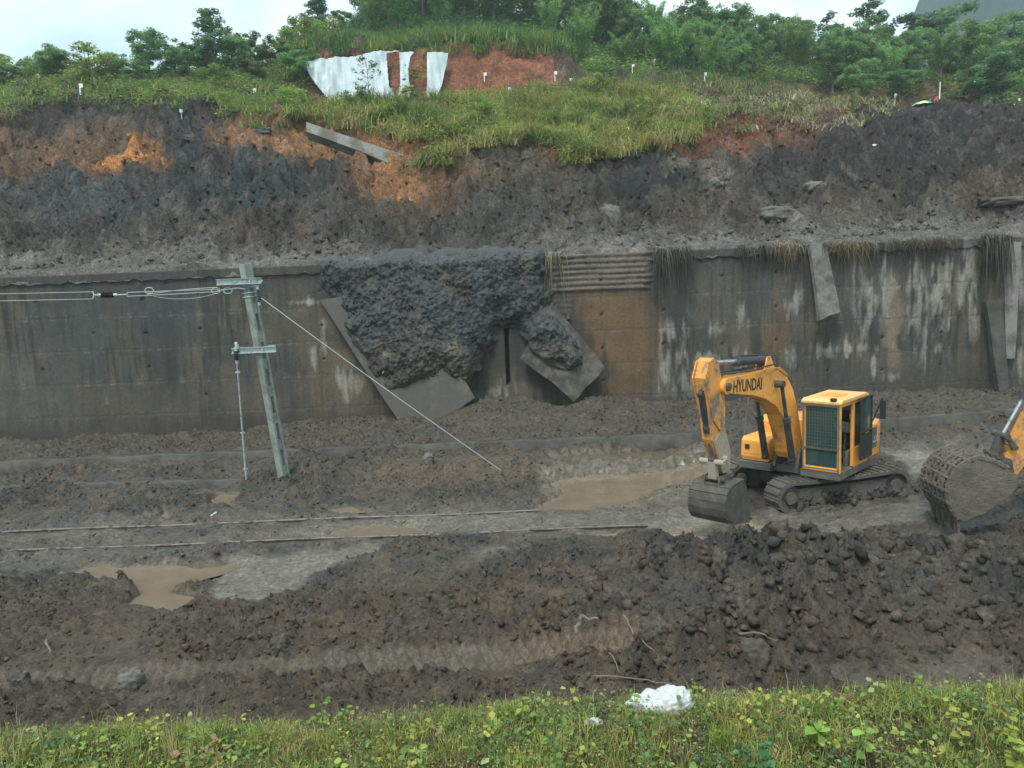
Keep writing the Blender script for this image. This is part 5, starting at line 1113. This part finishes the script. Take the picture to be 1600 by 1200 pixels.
pa = clumps(hill_points(1500, [(1040, 130), (1400, 132), (1390, 180), (1320, 205), (1150, 212), (1060, 200)], (10, 38), (46, 72)), 16, .4, .8, .09, [(.34, .30, .17), (.24, .26, .09), (.38, .36, .24), (.17, .22, .07), (.22, .15, .10)], lean=(.5, 1.4))
pb = clumps(hill_points(700, [(880, 120), (1420, 132), (1420, 155), (1040, 150), (900, 145)], (4, 40), (52, 74)), 20, .4, 1.1, .09, GG + GD)
v, f_, c = merge([pa, pb]); tag(mk('dead_scrub', v, f_, M_grass, col=c), 'pale dry cut scrub strewn on the slope left of the umbrella', kind='stuff')
pa = clumps(hill_points(1500, [(420, 60), (885, 50), (885, 96), (600, 86), (455, 96)], (-24, 8), (62, 80)), 24, .35, 1.2, .10, GG + [(.18, .21, .07)]); v, f_, c = pa
tag(mk('crest_grass', v, f_, M_grass, col=c), 'green grass fringing the top of the red bank and white sheet', kind='stuff')
# forest floor and filling foliage between the trees
def leafmass(name, poly, xr, yr, n, hgt, ls, cols, label, ncl=60):
    P = hill_points(n, poly, xr, yr); k = len(P); cl = np.repeat(P, ncl, 0); m = len(cl); d = RNG.normal(0, 1, (m, 3)); d /= np.linalg.norm(d, axis=1)[:, None]
    rr = np.repeat(RNG.uniform(.5, 1.2, k), ncl) * hgt; pos = cl + d * (rr * RNG.random(m) ** .4)[:, None] * np.array((1, 1, .7)); pos[:, 2] += rr * .4
    tn = np.repeat(RNG.uniform(.6, 1.3, k), ncl); ci = np.repeat(RNG.integers(0, len(cols), k), ncl); c = np.array(cols)[ci] * (tn * RNG.uniform(.7, 1.3, m))[:, None]
    v, f_, c = scatter([(-1, 0, 0), (0, -.45, .1), (1, 0, 0), (0, .45, .1)], [(0, 1, 2, 3)], pos, rotz(RNG.uniform(0, 6.28, m)) @ rotx(RNG.normal(0, .7, m)), ls * RNG.uniform(.6, 1.3, m), c)
    tag(mk(name, v, f_, M_leaf, col=c), label, kind='stuff')
leafmass('forest_undergrowth', [(880, 20), (1750, 30), (1750, 172), (1420, 160), (1380, 138), (880, 128)], (4, 75), (66, 105), 3600, 1.0, .14, [(.16, .27, .075), (.22, .32, .09), (.11, .20, .065)], 'dense leafy undergrowth filling the forest on the right')
leafmass('hilltop_undergrowth', [(540, -200), (960, -200), (960, 74), (540, 74)], (-26, 16), (74, 110), 1500, 1.1, .15, [(.08, .15, .055), (.10, .18, .06)], 'leafy undergrowth filling the hilltop wood')
leafmass('left_shrubs', [(-200, 90), (470, 90), (500, 160), (480, 195), (420, 196), (320, 180), (200, 170), (110, 160), (0, 190), (-200, 185)], (-58, -14), (44, 80), 3600, .75, .10, [(.15, .24, .065), (.25, .30, .08), (.11, .19, .06), (.19, .26, .07)], 'low leafy shrubs among the left hand scrub')
leafmass('slope_shrubs', [(560, 165), (640, 175), (660, 210), (590, 212), (540, 200)], (-13, -4), (40, 58), 160, .7, .10, [(.04, .08, .03), (.06, .10, .035)], 'dark green leafy shrubs above the fallen beam')
leafmass('slope_weeds', VEG[0][0], (-12, 14), (40, 62), 900, .85, .10, [(.26, .33, .08), (.15, .25, .07), (.34, .35, .12)], 'leafy yellow green weeds mixed into the tall slope grass')
for (u, v_, lab, kk) in ((870, 205, 'bushy pale green shrub at the right side of the tall slope grass', 0), (745, 190, 'ragged shrub in the middle of the tall slope grass', 1), (1000, 200, 'low green shrub near the right end of the slope grass', 2), (620, 195, 'dark green shrub just above the fallen beam', 1), (455, 178, 'tall ragged shrub on the crest above the left end of the beam', 0), (940, 150, 'small shrub at the foot of the right forest', 2), (560, 175, 'shrub covering the lower left of the white tarpaulin', 2)):
    q_ = hithill(u, v_); tree('shrub', 'bush', kk, q_, random.uniform(1.5, 2.3), random.uniform(1.6, 2.4), lab, 'shrub')
# small clumps on and right of the fallen beam
def tuft(u, v, n, hgt, label, cols=GY, y=None):
    p = hithill(u, v) if y is None else aty(u, v, y); cen = np.repeat(p[None], n, 0) + RNG.normal(0, .35, (n, 3)) * np.array((1, .5, .1)); cen[:, 2] += .1
    v_, f_, c_ = clumps(cen - p[None], 26, .12, hgt, .06, cols, lean=(.4, 1.6), droop=.9); o = mk('grass_tuft', v_, f_, M_grass, col=c_, loc=p); return tag(o, label, 'grass tuft')
tuft(682, 262, 16, 1.3, 'bright grass tuft hanging over the right end of the fallen beam', GG + GY, 42.0)
tuft(772, 280, 9, .6, 'low bright grass tuft on the broken block', GY, 42.0)
tuft(905, 258, 8, .8, 'drooping pale grass tuft above the orange soil right of centre'); tuft(1090, 195, 16, 1.1, 'dark green grass tuft at the right end of the tall grass', GG)
tuft(460, 190, 14, 1.4, 'upright shrubby tuft on the crest left of the fallen beam', GG + GY)
# yellow leaved shrub before the sheet
p = hithill(648, 178); st_ = MB()
LV = []
for i in range(8):
    a = i * 2.4; hgt = 1.2 + 1.9 * random.random(); e = Vector((math.cos(a) * .6, math.sin(a) * .4, hgt)); st_.tube((0, 0, -.1), e, .03, .012, 6); LV.append(e)
ys = empty('leafy_shrub', p, 0, label='shrub with large yellow green leaves in front of the white sheet', cat='shrub'); st_.build('stems', M_bark, ys)
ce = np.repeat(np.array([q[:] for q in LV]), 16, 0); m = len(ce); pos = ce + RNG.normal(0, .28, (m, 3)); cc = np.array([(.22, .22, .05), (.12, .17, .05), (.30, .24, .05)])[RNG.integers(0, 3, m)]
v, f_, c = scatter([(-1, 0, 0), (0, -.5, .15), (1, 0, -.2), (0, .5, .15)], [(0, 1, 2, 3)], pos, rotz(RNG.uniform(0, 6.28, m)) @ rotx(RNG.normal(0, .8, m)), .19 * RNG.uniform(.6, 1.3, m), cc); mk('leaves', v, f_, M_weed, ys, col=c)

# ------------------------------------------------------------------ dry roots and stalks hanging over the wall top
def hang(name, u0, u1, n, ln, cols, label, spread=.25, wid=.02):
    u = RNG.uniform(u0, u1, n); P = np.array([aty(uu, 378 + (800 - uu) * 0, WALLY) for uu in u]); P[:, 2] = WT + RNG.uniform(-.05, .15, n); P[:, 1] = WALLY - .10 - RNG.uniform(0, .2, n)
    cl = RNG.normal(0, .3, n); L_ = 1.35 * ln * RNG.uniform(.25, 1.1, n) * (1 + .5 * perlin(u * .03, u * 0, 3)); V = []; ns = 5
    for k in range(ns + 1):
        t = k / ns; x = P[:, 0] + cl * spread * t ** .7 * 2 + .04 * np.sin(t * 5 + u); y = P[:, 1] - .22 * np.sqrt(t) * np.abs(np.cos(u)); z = P[:, 2] + .08 * np.sin(t * 3) - L_ * t ** 1.25; w = wid * (1.1 - t) * .5
        V.append(np.stack([x - w, y, z], -1)); V.append(np.stack([x + w, y + .01, z], -1))
    V = np.stack(V, 1); k = 2 * (ns + 1); F = np.array([[2 * j, 2 * j + 1, 2 * j + 3, 2 * j + 2] for j in range(ns)]); FF = (F[None] + (np.arange(n) * k)[:, None, None]).reshape(-1, 4)
    c = np.array(cols)[RNG.integers(0, len(cols), n)] * RNG.uniform(.6, 1.3, n)[:, None]; tag(mk(name, V.reshape(-1, 3), FF, M_grass, col=np.repeat(c, k, 0)), label, kind='stuff')
DK = [(.045, .045, .04), (.09, .085, .07), (.17, .155, .125)]; ST = [(.34, .26, .15), (.26, .19, .11), (.16, .11, .07), (.4, .33, .22)]
hang('hanging_roots', 1018, 1082, 150, 1.9, DK, 'dark roots hanging down the wall right of the ribbed patch', .2, .03)
hang('hanging_roots', 1150, 1225, 130, 1.0, DK, 'dark roots hanging from the wall top above the boom', .3, .03)
hang('dry_stalks', 1205, 1245, 130, 1.0, ST, 'tan dry stalks hanging from the wall top left of the narrow hanging slab', .45, .03)
hang('dry_stalks', 1296, 1362, 170, .95, ST, 'tan dry stalks hanging from the wall top right of the narrow hanging slab', .6, .03)
hang('dry_stalks', 1415, 1472, 130, .85, ST + DK, 'dry stalks and roots hanging from the wall top between the slab and the right edge', .7, .03)
hang('hanging_roots', 1225, 1500, 220, .75, DK, 'dark roots fringing the wall top over the pale stains', .3, .03)
hang('hanging_roots', 1530, 1575, 140, 2.3, DK, 'long dark roots over the wall beside the leaning plank slab', .12, .045)
hang('hanging_roots', 850, 880, 50, 2.2, ST + DK, 'thin pale roots trailing down the left side of the ribbed patch', .5, .02)
# stalks stuck in the mud slide
for (u, v, yy) in ((548, 560, 31.9), (560, 480, 32.2), (720, 540, 31.7)):
    pass

# ------------------------------------------------------------------ white sheet on the red bank
def sheet(poly, label, name='white_sheet'):
    us = np.linspace(min(p[0] for p in poly) - 1, max(p[0] for p in poly) + 1, 170); vs_ = np.linspace(min(p[1] for p in poly) - 1, max(p[1] for p in poly) + 1, 110)
    UU, VV = np.meshgrid(us, vs_); PTS = np.zeros(UU.shape + (3,))
    for i in range(UU.shape[0]):
        for j in range(UU.shape[1]):
            # the sheet hugs the bank: a sloping surface 61.2..63.9 m away
            d = ray(UU[i, j], VV[i, j]); y = 62.9
            for _ in range(5): z = CAMH + d[2] / d[1] * y; y = 61.0 + (z - 20.9) * .47
            PTS[i, j] = (d[0] / d[1] * y, y - .18 - .16 * math.sin(UU[i, j] * .17 + VV[i, j] * .05 + 2 * math.sin(UU[i, j] * .05)) - .05 * math.sin(UU[i, j] * .53 - VV[i, j] * .08), z)
    inside = (polyd(UU, VV, poly) > 0).ravel(); F = grid_faces(170, 110); F = F[inside[F].sum(1) >= 3]; us_ = np.unique(F); rm = np.full(UU.size, -1); rm[us_] = np.arange(len(us_))
    o = mk(name, PTS.reshape(-1, 3)[us_], rm[F], M_tarp, smooth_=True); md = o.modifiers.new('thickness', 'SOLIDIFY'); md.thickness = .03; return tag(o, label, 'sheet')
sheet([(466, 97), (500, 93), (560, 88), (598, 80), (604, 84), (606, 105), (610, 140), (620, 152), (640, 162), (650, 168), (655, 178), (530, 176), (516, 158), (500, 140), (484, 118), (476, 100)], 'big white tarpaulin draped over the left end of the red bank')
sheet([(596, 80), (648, 83), (642, 92), (639, 110), (640, 130), (645, 160), (660, 170), (625, 168), (622, 150), (626, 132), (624, 84), (600, 84)], 'narrow white tarpaulin strip between two patches of bare red soil')
sheet([(668, 83), (701, 84), (697, 105), (690, 135), (682, 155), (672, 168), (650, 178), (658, 160), (666, 150), (668, 130)], 'right-hand white tarpaulin strip at the open red bank')

# ------------------------------------------------------------------ people, umbrella, stakes on the slope
M_skin = flat('skin', (.35, .2, .13)); M_red = flat('red cloth', (.6, .05, .05)); M_dk = flat('dark olive cloth', (.06, .06, .045)); M_hair = flat('hair', (.015, .012, .01)); M_wtr = flat('white cloth', (.65, .65, .62))
def person(P, rz, top, legs, label, bend=0.0, arms=0.0):
    R = empty('person', P, rz, label=label, cat='person')
    J = {'pel': (0, 0, .92), 'ch': (0, -.02 - bend * .2, 1.28), 'nk': (0, -.03 - bend * .35, 1.46), 'hd': (0, -.06 - bend * .42, 1.62), 'ht': (0, -.05 - bend * .45, 1.70)}
    E = [('pel', 'ch'), ('ch', 'nk'), ('nk', 'hd'), ('hd', 'ht')]; RA = {'pel': .15, 'ch': .155, 'nk': .06, 'hd': .10, 'ht': .075}
    for s_, n_ in ((-1, 'r'), (1, 'l')):
        J['sh' + n_] = (s_ * .19, -.03 - bend * .25, 1.40); J['el' + n_] = (s_ * .25, -.10 - arms * .2, 1.14 + arms * .05); J['wr' + n_] = (s_ * .2, -.28 - arms * .2, 1.02 + arms * .25); J['ha' + n_] = (s_ * .18, -.36 - arms * .22, 1.02 + arms * .28)
        J['hp' + n_] = (s_ * .1, 0, .86); J['kn' + n_] = (s_ * .12, -.05, .48); J['an' + n_] = (s_ * .12, .02, .08); J['ft' + n_] = (s_ * .13, -.16, .04)
        E += [('ch', 'sh' + n_), ('sh' + n_, 'el' + n_), ('el' + n_, 'wr' + n_), ('wr' + n_, 'ha' + n_), ('pel', 'hp' + n_), ('hp' + n_, 'kn' + n_), ('kn' + n_, 'an' + n_), ('an' + n_, 'ft' + n_)]
        RA.update({'sh' + n_: .07, 'el' + n_: .048, 'wr' + n_: .036, 'ha' + n_: .045, 'hp' + n_: .10, 'kn' + n_: .065, 'an' + n_: .045, 'ft' + n_: .045})
    keys = list(J); me = bpy.data.meshes.new('body'); me.from_pydata([J[k] for k in keys], [(keys.index(a), keys.index(b)) for a, b in E], []); o = bpy.data.objects.new('body', me); C.objects.link(o); o.parent = R
    sk = o.modifiers.new('skin', 'SKIN'); 
    for i, k in enumerate(keys): me.skin_vertices[0].data[i].radius = (RA[k], RA[k] * .85)
    me.skin_vertices[0].data[0].use_root = True
    sb = o.modifiers.new('sub', 'SUBSURF'); sb.levels = sb.render_levels = 1
    bpy.context.view_layer.update(); dg = bpy.context.evaluated_depsgraph_get(); nm = bpy.data.meshes.new_from_object(o.evaluated_get(dg)); o.modifiers.clear(); o.data = nm
    nm.materials.clear()
    for m in (M_skin, top, legs): nm.materials.append(m)
    for p_ in nm.polygons:
        c = p_.center; p_.material_index = 2 if c.z < .90 and c.z > .07 and abs(c.x) < .27 and c.y > -.24 else (1 if c.z < 1.47 and c.y > -.24 - arms * .1 else 0); p_.use_smooth = True
        if c.z < .07: p_.material_index = 2
    MB().ball((0, -.035 - bend * .44, 1.665), .112, (1, 1.05, .85)).build('hair', M_hair, R, True)
    return R
pu = hithill(1447, 181, 40)
py_ = 68.0; px_ = aty(1450, 175, py_)[0]; pz_ = zh(px_, py_)
person((px_, py_, pz_), 1.2, M_dk, M_dk, 'person in dark clothes standing under the striped umbrella', .3)
px2 = aty(1465, 175, py_)[0]; person((px2, py_ + .3, zh(px2, py_ + .3)), .3, M_red, M_wtr, 'person in a red top standing right of the striped umbrella', .1)
um = empty('umbrella', (px_ - .25, py_ - .1, pz_), 0, label='open umbrella with red, blue, green and cream panels on the slope', cat='umbrella')
uc = aty(1441, 169, py_); uh = uc[2] - pz_ + .45; cc_ = [(.55, .08, .07), (.06, .16, .5), (.55, .08, .12), (.75, .7, .4), (.2, .6, .15), (.7, .65, .35), (.08, .4, .2), (.06, .16, .45)]
MB().tube((0, 0, 0), (-.25, 0, uh + .05), .018, n=8).build('pole', M_galv, um)
for k in range(8):
    b = MB(); a0, a1 = k * math.pi / 4, (k + 1) * math.pi / 4; pr = []
    for (r_, z_) in ((.02, .30), (.35, .26), (.65, .14), (.88, -.04)): pr.append([(math.cos(a) * r_ - .25, math.sin(a) * r_, uh - .2 + z_ - (.05 * (r_ > .8) * (q == 1) * -1)) for q, a in enumerate((a0, (a0 + a1) / 2, a1))])
    for A, B in zip(pr[:-1], pr[1:]):
        for j in range(2): b.quad([A[j], A[j + 1], B[j + 1], B[j]])
    o = b.build('panel', flat('umbrella cloth', cc_[k]), um); o.modifiers.new('t', 'SOLIDIFY').thickness = .006
SK = [(1022, 98, 0), (988, 108, 1), (1101, 122, 0), (1244, 116, 0), (1341, 113, 2), (1448, 95, 3), (867, 120, 0), (891, 131, 0), (1398, 152, 1), (126, 143, 0), (397, 148, 0), (757, 122, 0), (795, 145, 0), (1152, 118, 3), (610, 146, 0)]
where = ['before the forest left of centre', 'on the skyline edge of the scrub', 'at the middle of the forest foot', 'at the forest foot above the dead scrub', 'among the right forest with a yellow flag', 'high among the right forest with a red flag', 'on the grass at the right end of the red bank', 'just right of the red bank', 'on the red soil left of the umbrella', 'among the far left shrubs', 'in the scrub below the flat-topped trees', 'on the red bank near its top', 'low on the red bank', 'at the forest foot with a red flag', 'in front of the white sheet']
fc = [flat('stake white', (.75, .75, .72)), flat('stake pale', (.7, .68, .6)), flat('flag yellow', (.8, .6, .05)), flat('flag red', (.7, .06, .05))]
for (u, v, k), wh in zip(SK, where):
    p = hithill(u, v + 6); R = empty('survey_stake', p, 0, label='small %s survey stake %s' % (['white', 'pale', 'thin', 'thin'][k], wh), cat='stake', group='survey stakes on the slope')
    hs_ = aty(u, v - 5, p[1])[2] - p[2]; hs_ = max(hs_, .7); MB().box((0, 0, hs_ / 2 - .1), (.06, .06, hs_ + .2)).build('post', fc[0], R)
    MB().box((.09, 0, hs_ - .12), (.2, .02, .24)).build('flag', fc[k], R)
p = hithill(1467, 176, 60); pt = aty(1469, 128, p[1]); wp = empty('white_pole', p, 0, label='tall thin white pole leaning slightly behind the person in red', cat='pole')
MB().tube((0, 0, -.1), (pt[0] - p[0], 0, pt[2] - p[2]), .05, .035, 8).build('post', fc[0], wp)
p = aty(1594, 163, 63.5); rl = empty('white_barrier', (p[0], 63.5, zh(p[0], 63.5)), 0, label='small white barrier rail on the red soil at the right edge', cat='barrier'); hb = p[2] - zh(p[0], 63.5)
MB().box((.3, 0, hb), (1.6, .06, .1)).build('rail', fc[0], rl)
for x in (-.45, .35): MB().box((x, 0, hb / 2 - .08), (.07, .07, hb + .1)).build('post', fc[0], rl)
MB().box((-.1, 0, hb + .25), (.09, .09, .45)).build('upright', fc[0], rl)
p = hithill(285, 195); g_ = empty('marker_post', p, 0, label='small post with a pale head on the crest of the dark left slope', cat='post'); MB().tube((0, 0, -.1), (0, 0, .75), .035, n=8).build('post', M_galv, g_); MB().box((0, 0, .8), (.18, .1, .22), None, .02).build('head', fc[0], g_)

# ------------------------------------------------------------------ foreground bank: grass, weeds, bag, sticks
def bank_pts(n, y0, y1, xl=None):
    y = RNG.uniform(y0, y1, n); x = RNG.uniform(-1, 1, n) * (y * .72 + 1.2); ii = np.clip(np.searchsorted(gx, x), 1, len(gx) - 1); jj = np.clip(np.searchsorted(gy, y), 1, len(gy) - 1); return np.stack([x, y, h[jj, ii]], -1)
def dmask(P, s, th, seed): return P[perlin(P[:, 0] * s, P[:, 1] * s, seed) + RNG.uniform(-.25, .25, len(P)) > th]
FG = [(.20, .29, .055), (.33, .37, .07), (.13, .21, .05), (.40, .39, .12)]; FD = [(.33, .25, .12), (.19, .13, .07), (.36, .30, .18), (.13, .095, .05)]
left = lambda P: np.clip((1.5 - P[:, 0]) / 4, 0, 1)
P0 = dmask(bank_pts(5000, 4.3, 7.9), .8, -.22, 61); P1 = bank_pts(3800, 4.3, 8.3)
ga = clumps(P0, 11, .05, .19, .009, FG, lean=(.15, .9)); gb_ = clumps(dmask(P1, .9, -.35, 3), 16, .07, .16, .006, FD, lean=(.2, 1.3))
P2 = bank_pts(520, 4.5, 8.0); gc_ = clumps(P2, 6, .05, .36, .009, FG + FD, lean=(.1, .5))
v, f_, c = merge([ga, gb_, gc_]); tag(mk('bank_grass', v, f_, M_grass, col=c), 'green and dry grass covering the foreground bank', kind='stuff')
# leafy ground cover: heart shaped and oval leaves on short stems
HT = np.array([(0, 0, 0), (.35, -.42, .06), (.75, -.30, .05), (1.1, 0, -.04), (.75, .30, .05), (.35, .42, .06)]); HF = [(0, 1, 2, 3), (0, 3, 4, 5)]
def leaves(P, per, rad, hgt, size, cols):
    n = len(P); p = np.repeat(P, per, 0); p[:, :2] += RNG.normal(0, rad, (n * per, 2)); hz_ = np.repeat(RNG.uniform(.4, 1.2, n), per) * hgt; p[:, 2] += hz_ * RNG.random(n * per) ** .5
    ci = np.repeat(RNG.integers(0, len(cols), n), per); c = np.array(cols)[ci] * RNG.uniform(.7, 1.35, (n * per, 1)); sz = size * np.repeat(RNG.uniform(.6, 1.4, n), per) * RNG.uniform(.7, 1.2, n * per)
    R_ = rotz(RNG.uniform(0, 6.28, n * per)) @ rotx(RNG.normal(0, .45, n * per)); a = RNG.normal(.25, .4, n * per); Ry = np.zeros((n * per, 3, 3)); Ry[:, 0, 0] = np.cos(a); Ry[:, 0, 2] = np.sin(a); Ry[:, 1, 1] = 1; Ry[:, 2, 0] = -np.sin(a); Ry[:, 2, 2] = np.cos(a)
    return scatter(HT, HF, p, R_ @ Ry, sz, c)
LC = [(.15, .24, .06), (.25, .32, .07), (.09, .16, .055), (.38, .38, .09), (.26, .31, .12)]
la = leaves(dmask(bank_pts(2300, 4.3, 7.7), .8, .0, 21), 9, .09, .17, .040, LC[:3] + [(.07, .15, .07)]); lb = leaves(bank_pts(500, 4.4, 7.8), 7, .06, .24, .055, LC)
lc = leaves(dmask(bank_pts(800, 4.3, 8.0), .8, 0, 33), 8, .10, .12, .030, [(.24, .20, .07), (.20, .13, .06), (.30, .27, .08)]); ld = leaves(bank_pts(3600, 4.3, 7.9), 8, .08, .16, .018, LC)
v, f_, c = merge([la, lb, lc, ld]); tag(mk('ground_weeds', v, f_, M_weed, col=c), 'leafy creeping weeds among the grass of the foreground bank', kind='stuff')
def plant(u, v, y, hgt, nl, size, cols, label, spread=.12, name='leafy_weed'):
    p = aty(u, v, y); z0_ = zg(p[0], y); hgt = max(p[2] - z0_, .15) if hgt is None else hgt; R = empty(name, (p[0], y, z0_), 0, label=label, cat='plant')
    b = MB(); pts = []; ns = 4
    for k in range(ns):
        a = random.uniform(0, 6.28); tp = Vector((math.cos(a) * spread * random.random(), math.sin(a) * spread * random.random(), hgt * random.uniform(.7, 1))); mid = tp * .5 + Vector((random.uniform(-.03, .03), random.uniform(-.03, .03), 0)); b.tube((0, 0, -.02), mid, .005, .004, 5); b.tube(mid, tp, .004, .002, 5)
        for j in range(nl // ns): t = random.uniform(.3, 1); pts.append(mid.lerp(tp, t * 2 - 1) if t > .5 else mid * (t * 2))
    b.build('stems', M_weedstem, R); pts = np.array([q[:] for q in pts]); n = len(pts)
    c = np.array(cols)[RNG.integers(0, len(cols), n)] * RNG.uniform(.8, 1.25, (n, 1)); v_, f_, c_ = scatter(HT, HF, pts, rotz(RNG.uniform(0, 6.28, n)) @ rotx(RNG.normal(0, .5, n)), size * RNG.uniform(.6, 1.2, n), c); mk('leaves', v_, f_, M_weed, R, col=c_)
M_weedstem = flat('green stem', (.12, .15, .05))
plant(1090, 1078, 8.0, None, 26, .07, [(.22, .28, .05), (.17, .23, .05)], 'yellow green weed just right of the white bag')
plant(1083, 1040, 8.2, None, 12, .03, [(.30, .34, .05)], 'thin sprig rising behind the weed right of the white bag', .03)
plant(1195, 1085, 7.6, None, 30, .08, [(.20, .30, .06), (.14, .24, .05)], 'bright broad leaved weed on the bank edge right of the bag')
plant(1290, 1112, 6.4, None, 12, .12, [(.22, .34, .06), (.18, .30, .06)], 'weed with large heart shaped pale leaves at lower right')
plant(1345, 1118, 6.2, None, 12, .10, [(.24, .36, .08), (.16, .26, .06)], 'weed with big round leaves right of the heart leaved one')
plant(495, 1075, 7.6, None, 26, .06, [(.26, .36, .06), (.2, .3, .06)], 'tall bright weed sticking up at the bank edge left of centre'); plant(530, 1095, 7.2, None, 24, .06, [(.22, .32, .06)], 'second bright weed close right of the tall one')
plant(1445, 1090, 7.2, None, 24, .06, [(.2, .28, .06)], 'slender leafy weed on the right bank edge'); plant(1570, 1090, 6.4, None, 26, .07, [(.22, .26, .06), (.28, .27, .06)], 'yellowish weed at the right edge of the bank'); plant(700, 1100, 7.0, None, 22, .05, [(.12, .2, .05)], 'low dark green weed in the middle of the bank edge')
plant(1180, 1150, 6.0, None, 34, .09, [(.07, .17, .07), (.09, .2, .07)], 'dark blue green lobed weed at lower centre right', .2); plant(300, 1120, 6.6, None, 26, .06, [(.2, .27, .08)], 'pale weed at lower left of the bank')
for (u, v, y, sz, cl_, lab) in ((1500, 1120, 6.3, .07, [(.30, .34, .07), (.36, .36, .09)], 'yellow leafy weed between the slender one and the right edge'), (1590, 1150, 5.8, .08, [(.26, .32, .06)], 'bushy bright weed in the lower right corner'), (650, 1135, 6.2, .06, [(.30, .36, .08)], 'pale bright weed in the middle of the bank'), (150, 1150, 6.0, .06, [(.24, .33, .07)], 'bright weed in the lower left of the bank'), (860, 1150, 5.9, .055, [(.16, .26, .07)], 'small dark leaved weed below the white scrap'), (1010, 1160, 5.8, .06, [(.12, .22, .08)], 'dark lobed weed below the white bag')):
    plant(u, v - 30, y, None, 40, sz, cl_, lab, .22)
# dry leaf heap
p = aty(315, 1118, 6.9); R0 = np.array((p[0], 6.9, zg(p[0], 6.9) + .06)); n = 40
v, f_, c = scatter(HT, HF, RNG.normal(0, 1, (n, 3)) * np.array((.13, .08, .03)), randrot(n), .07 * RNG.uniform(.7, 1.4, n), np.array([(.38, .25, .15)]) * RNG.uniform(.7, 1.3, (n, 1)))
tag(mk('dry_leaves', v, f_, M_weed, col=c, loc=R0), 'small heap of tan dry leaves in the grass at lower left', 'leaf heap')
# white bag
p = aty(1032, 1100, 7.3); zb = zg(p[0], 7.3); un = np.linspace(0, 1, 46); UU, VV = np.meshgrid(un, un); th_ = UU * 2 * math.pi; ph_ = VV * math.pi
bx_ = .29 * np.cos(th_) * np.sin(ph_) ** .6; by_ = .17 * np.sin(th_) * np.sin(ph_) ** .6; bz_ = .13 - .14 * np.cos(ph_) * (1 + .45 * np.tanh(bx_ * 9))
cr_ = .03 * ridg(bx_ * 7 + by_ * 5, bz_ * 8 + by_ * 6, 4, 900) ; V = np.stack([bx_ * (1.1 + cr_ * 3), by_ * (1 + cr_ * 4), (bz_ + cr_ * 1.2) * .78 - .07], -1)
tag(mk('plastic_bag', V.reshape(-1, 3), grid_faces(46, 46), M_white, loc=(p[0], 7.35, zb + .06), smooth_=True), 'crumpled white plastic bag lying at the grass edge', 'bag')
MB().ball((0, 0, 0), .07, (1.3, .8, .6), 3).build('litter', M_white, None, True, loc=tuple(aty(928, 1133, 7.0))); l_ = bpy.data.objects['litter']; l_.location.z = zg(l_.location.x, 7.0) + .05; tag(l_, 'small white scrap in the grass left of the bag', 'litter')
# litter on the slide and on the mud
for i, (u, v, s_, lab) in enumerate([(533, 497, .09, 'white plastic scrap high on the left of the mud slide'), (597, 583, .06, 'white scrap in the middle of the mud slide'), (334, 807, .10, 'white bottle-like scrap near the far rail left of the mast')]):
    if i < 2: p = aty(u, v, 31.6 if i else 32.0); k = int(np.argmin(np.abs(fx - p[0]))); j = int(np.argmin(np.abs(fz - p[2]))); p[1] = yF[j, k] - .02
    else: p = atz(u, v, .1); p[2] = zg(p[0], p[1]) + .04
    o = MB().box((0, 0, 0), (s_ * .5, s_ * .5, s_ * 2), Matrix.Rotation(.5 * i, 3, 'Y'), s_ * .15).build('litter', M_white, loc=tuple(p)); tag(o, lab, 'litter')
o = MB().ball((0, 0, 0), .15, (1.4, 1, .7), 2).build('litter', M_white, None, True); q = hithill(1366, 228); o.location = q; tag(o, 'white plastic scrap on the black rubble below the umbrella', 'litter')
# sticks and roots on the mound
M_twig = plain('twig', (.17, .145, .115), .8)
def stick(pts, r, label, lift=.12):
    P = []
    for u, v in pts:
        p = atz(u, v, .5)
        for _ in range(8): p = atz(u, v, zg(p[0], p[1]) + lift)
        P.append(Vector(p))
    Q = []
    for a, b_ in zip(P[:-1], P[1:]):
        for k in range(4): Q.append(a.lerp(b_, k / 4) + Vector((random.uniform(-1, 1), random.uniform(-1, 1), random.uniform(-1, 1))) * r * 1.2)
    Q.append(P[-1]); o0 = Q[0].copy(); b = MB(); n = len(Q)
    for i in range(n - 1): b.tube(Q[i] - o0, Q[i + 1] - o0, r * (1 - .6 * i / n), r * (1 - .6 * (i + 1) / n), 6)
    o = b.build('branch', M_twig); o.location = o0; tag(o, label, 'branch')
stick([(975, 960), (990, 990), (1020, 1015), (1045, 1045)], .014, 'long thin curved branch lying down the mound behind the bag')
stick([(940, 1008), (958, 1025), (968, 1050)], .013, 'short curved branch left of the long one behind the bag')
stick([(1150, 990), (1195, 992), (1215, 1000)], .02, 'straight pale stick lying across the right mound')
stick([(898, 984), (912, 966), (935, 966)], .035, 'bent grey branch stub on the left flank of the mound')
stick([(930, 1055), (1000, 1062), (1050, 1068)], .012, 'thin root lying along the ground behind the bag'); stick([(72, 1000), (78, 1020)], .02, 'short stick standing in the mud at the far left')
stick([(1240, 1090), (1300, 1140), (1380, 1170)], .006, 'thin brown stem leaning through the grass at lower right', .3)

# ------------------------------------------------------------------ haze
b = MB(); b.box((95, 215, 126), (800, 560, 260)); hz = b.build('haze', bpy.data.materials.new('haze')); hm = hz.data.materials[0]; hm.use_nodes = True; hm.node_tree.nodes.clear()
vo = N(hm.node_tree, 'ShaderNodeVolumePrincipled'); vo.inputs['Color'].default_value = (.74, .92, .92, 1); vo.inputs['Density'].default_value = .0008; vo.inputs['Anisotropy'].default_value = .2
ho = N(hm.node_tree, 'ShaderNodeOutputMaterial'); hm.node_tree.links.new(vo.outputs[0], ho.inputs['Volume']); tag(hz, kind='stuff')
hz.location = (0, 0, 0)
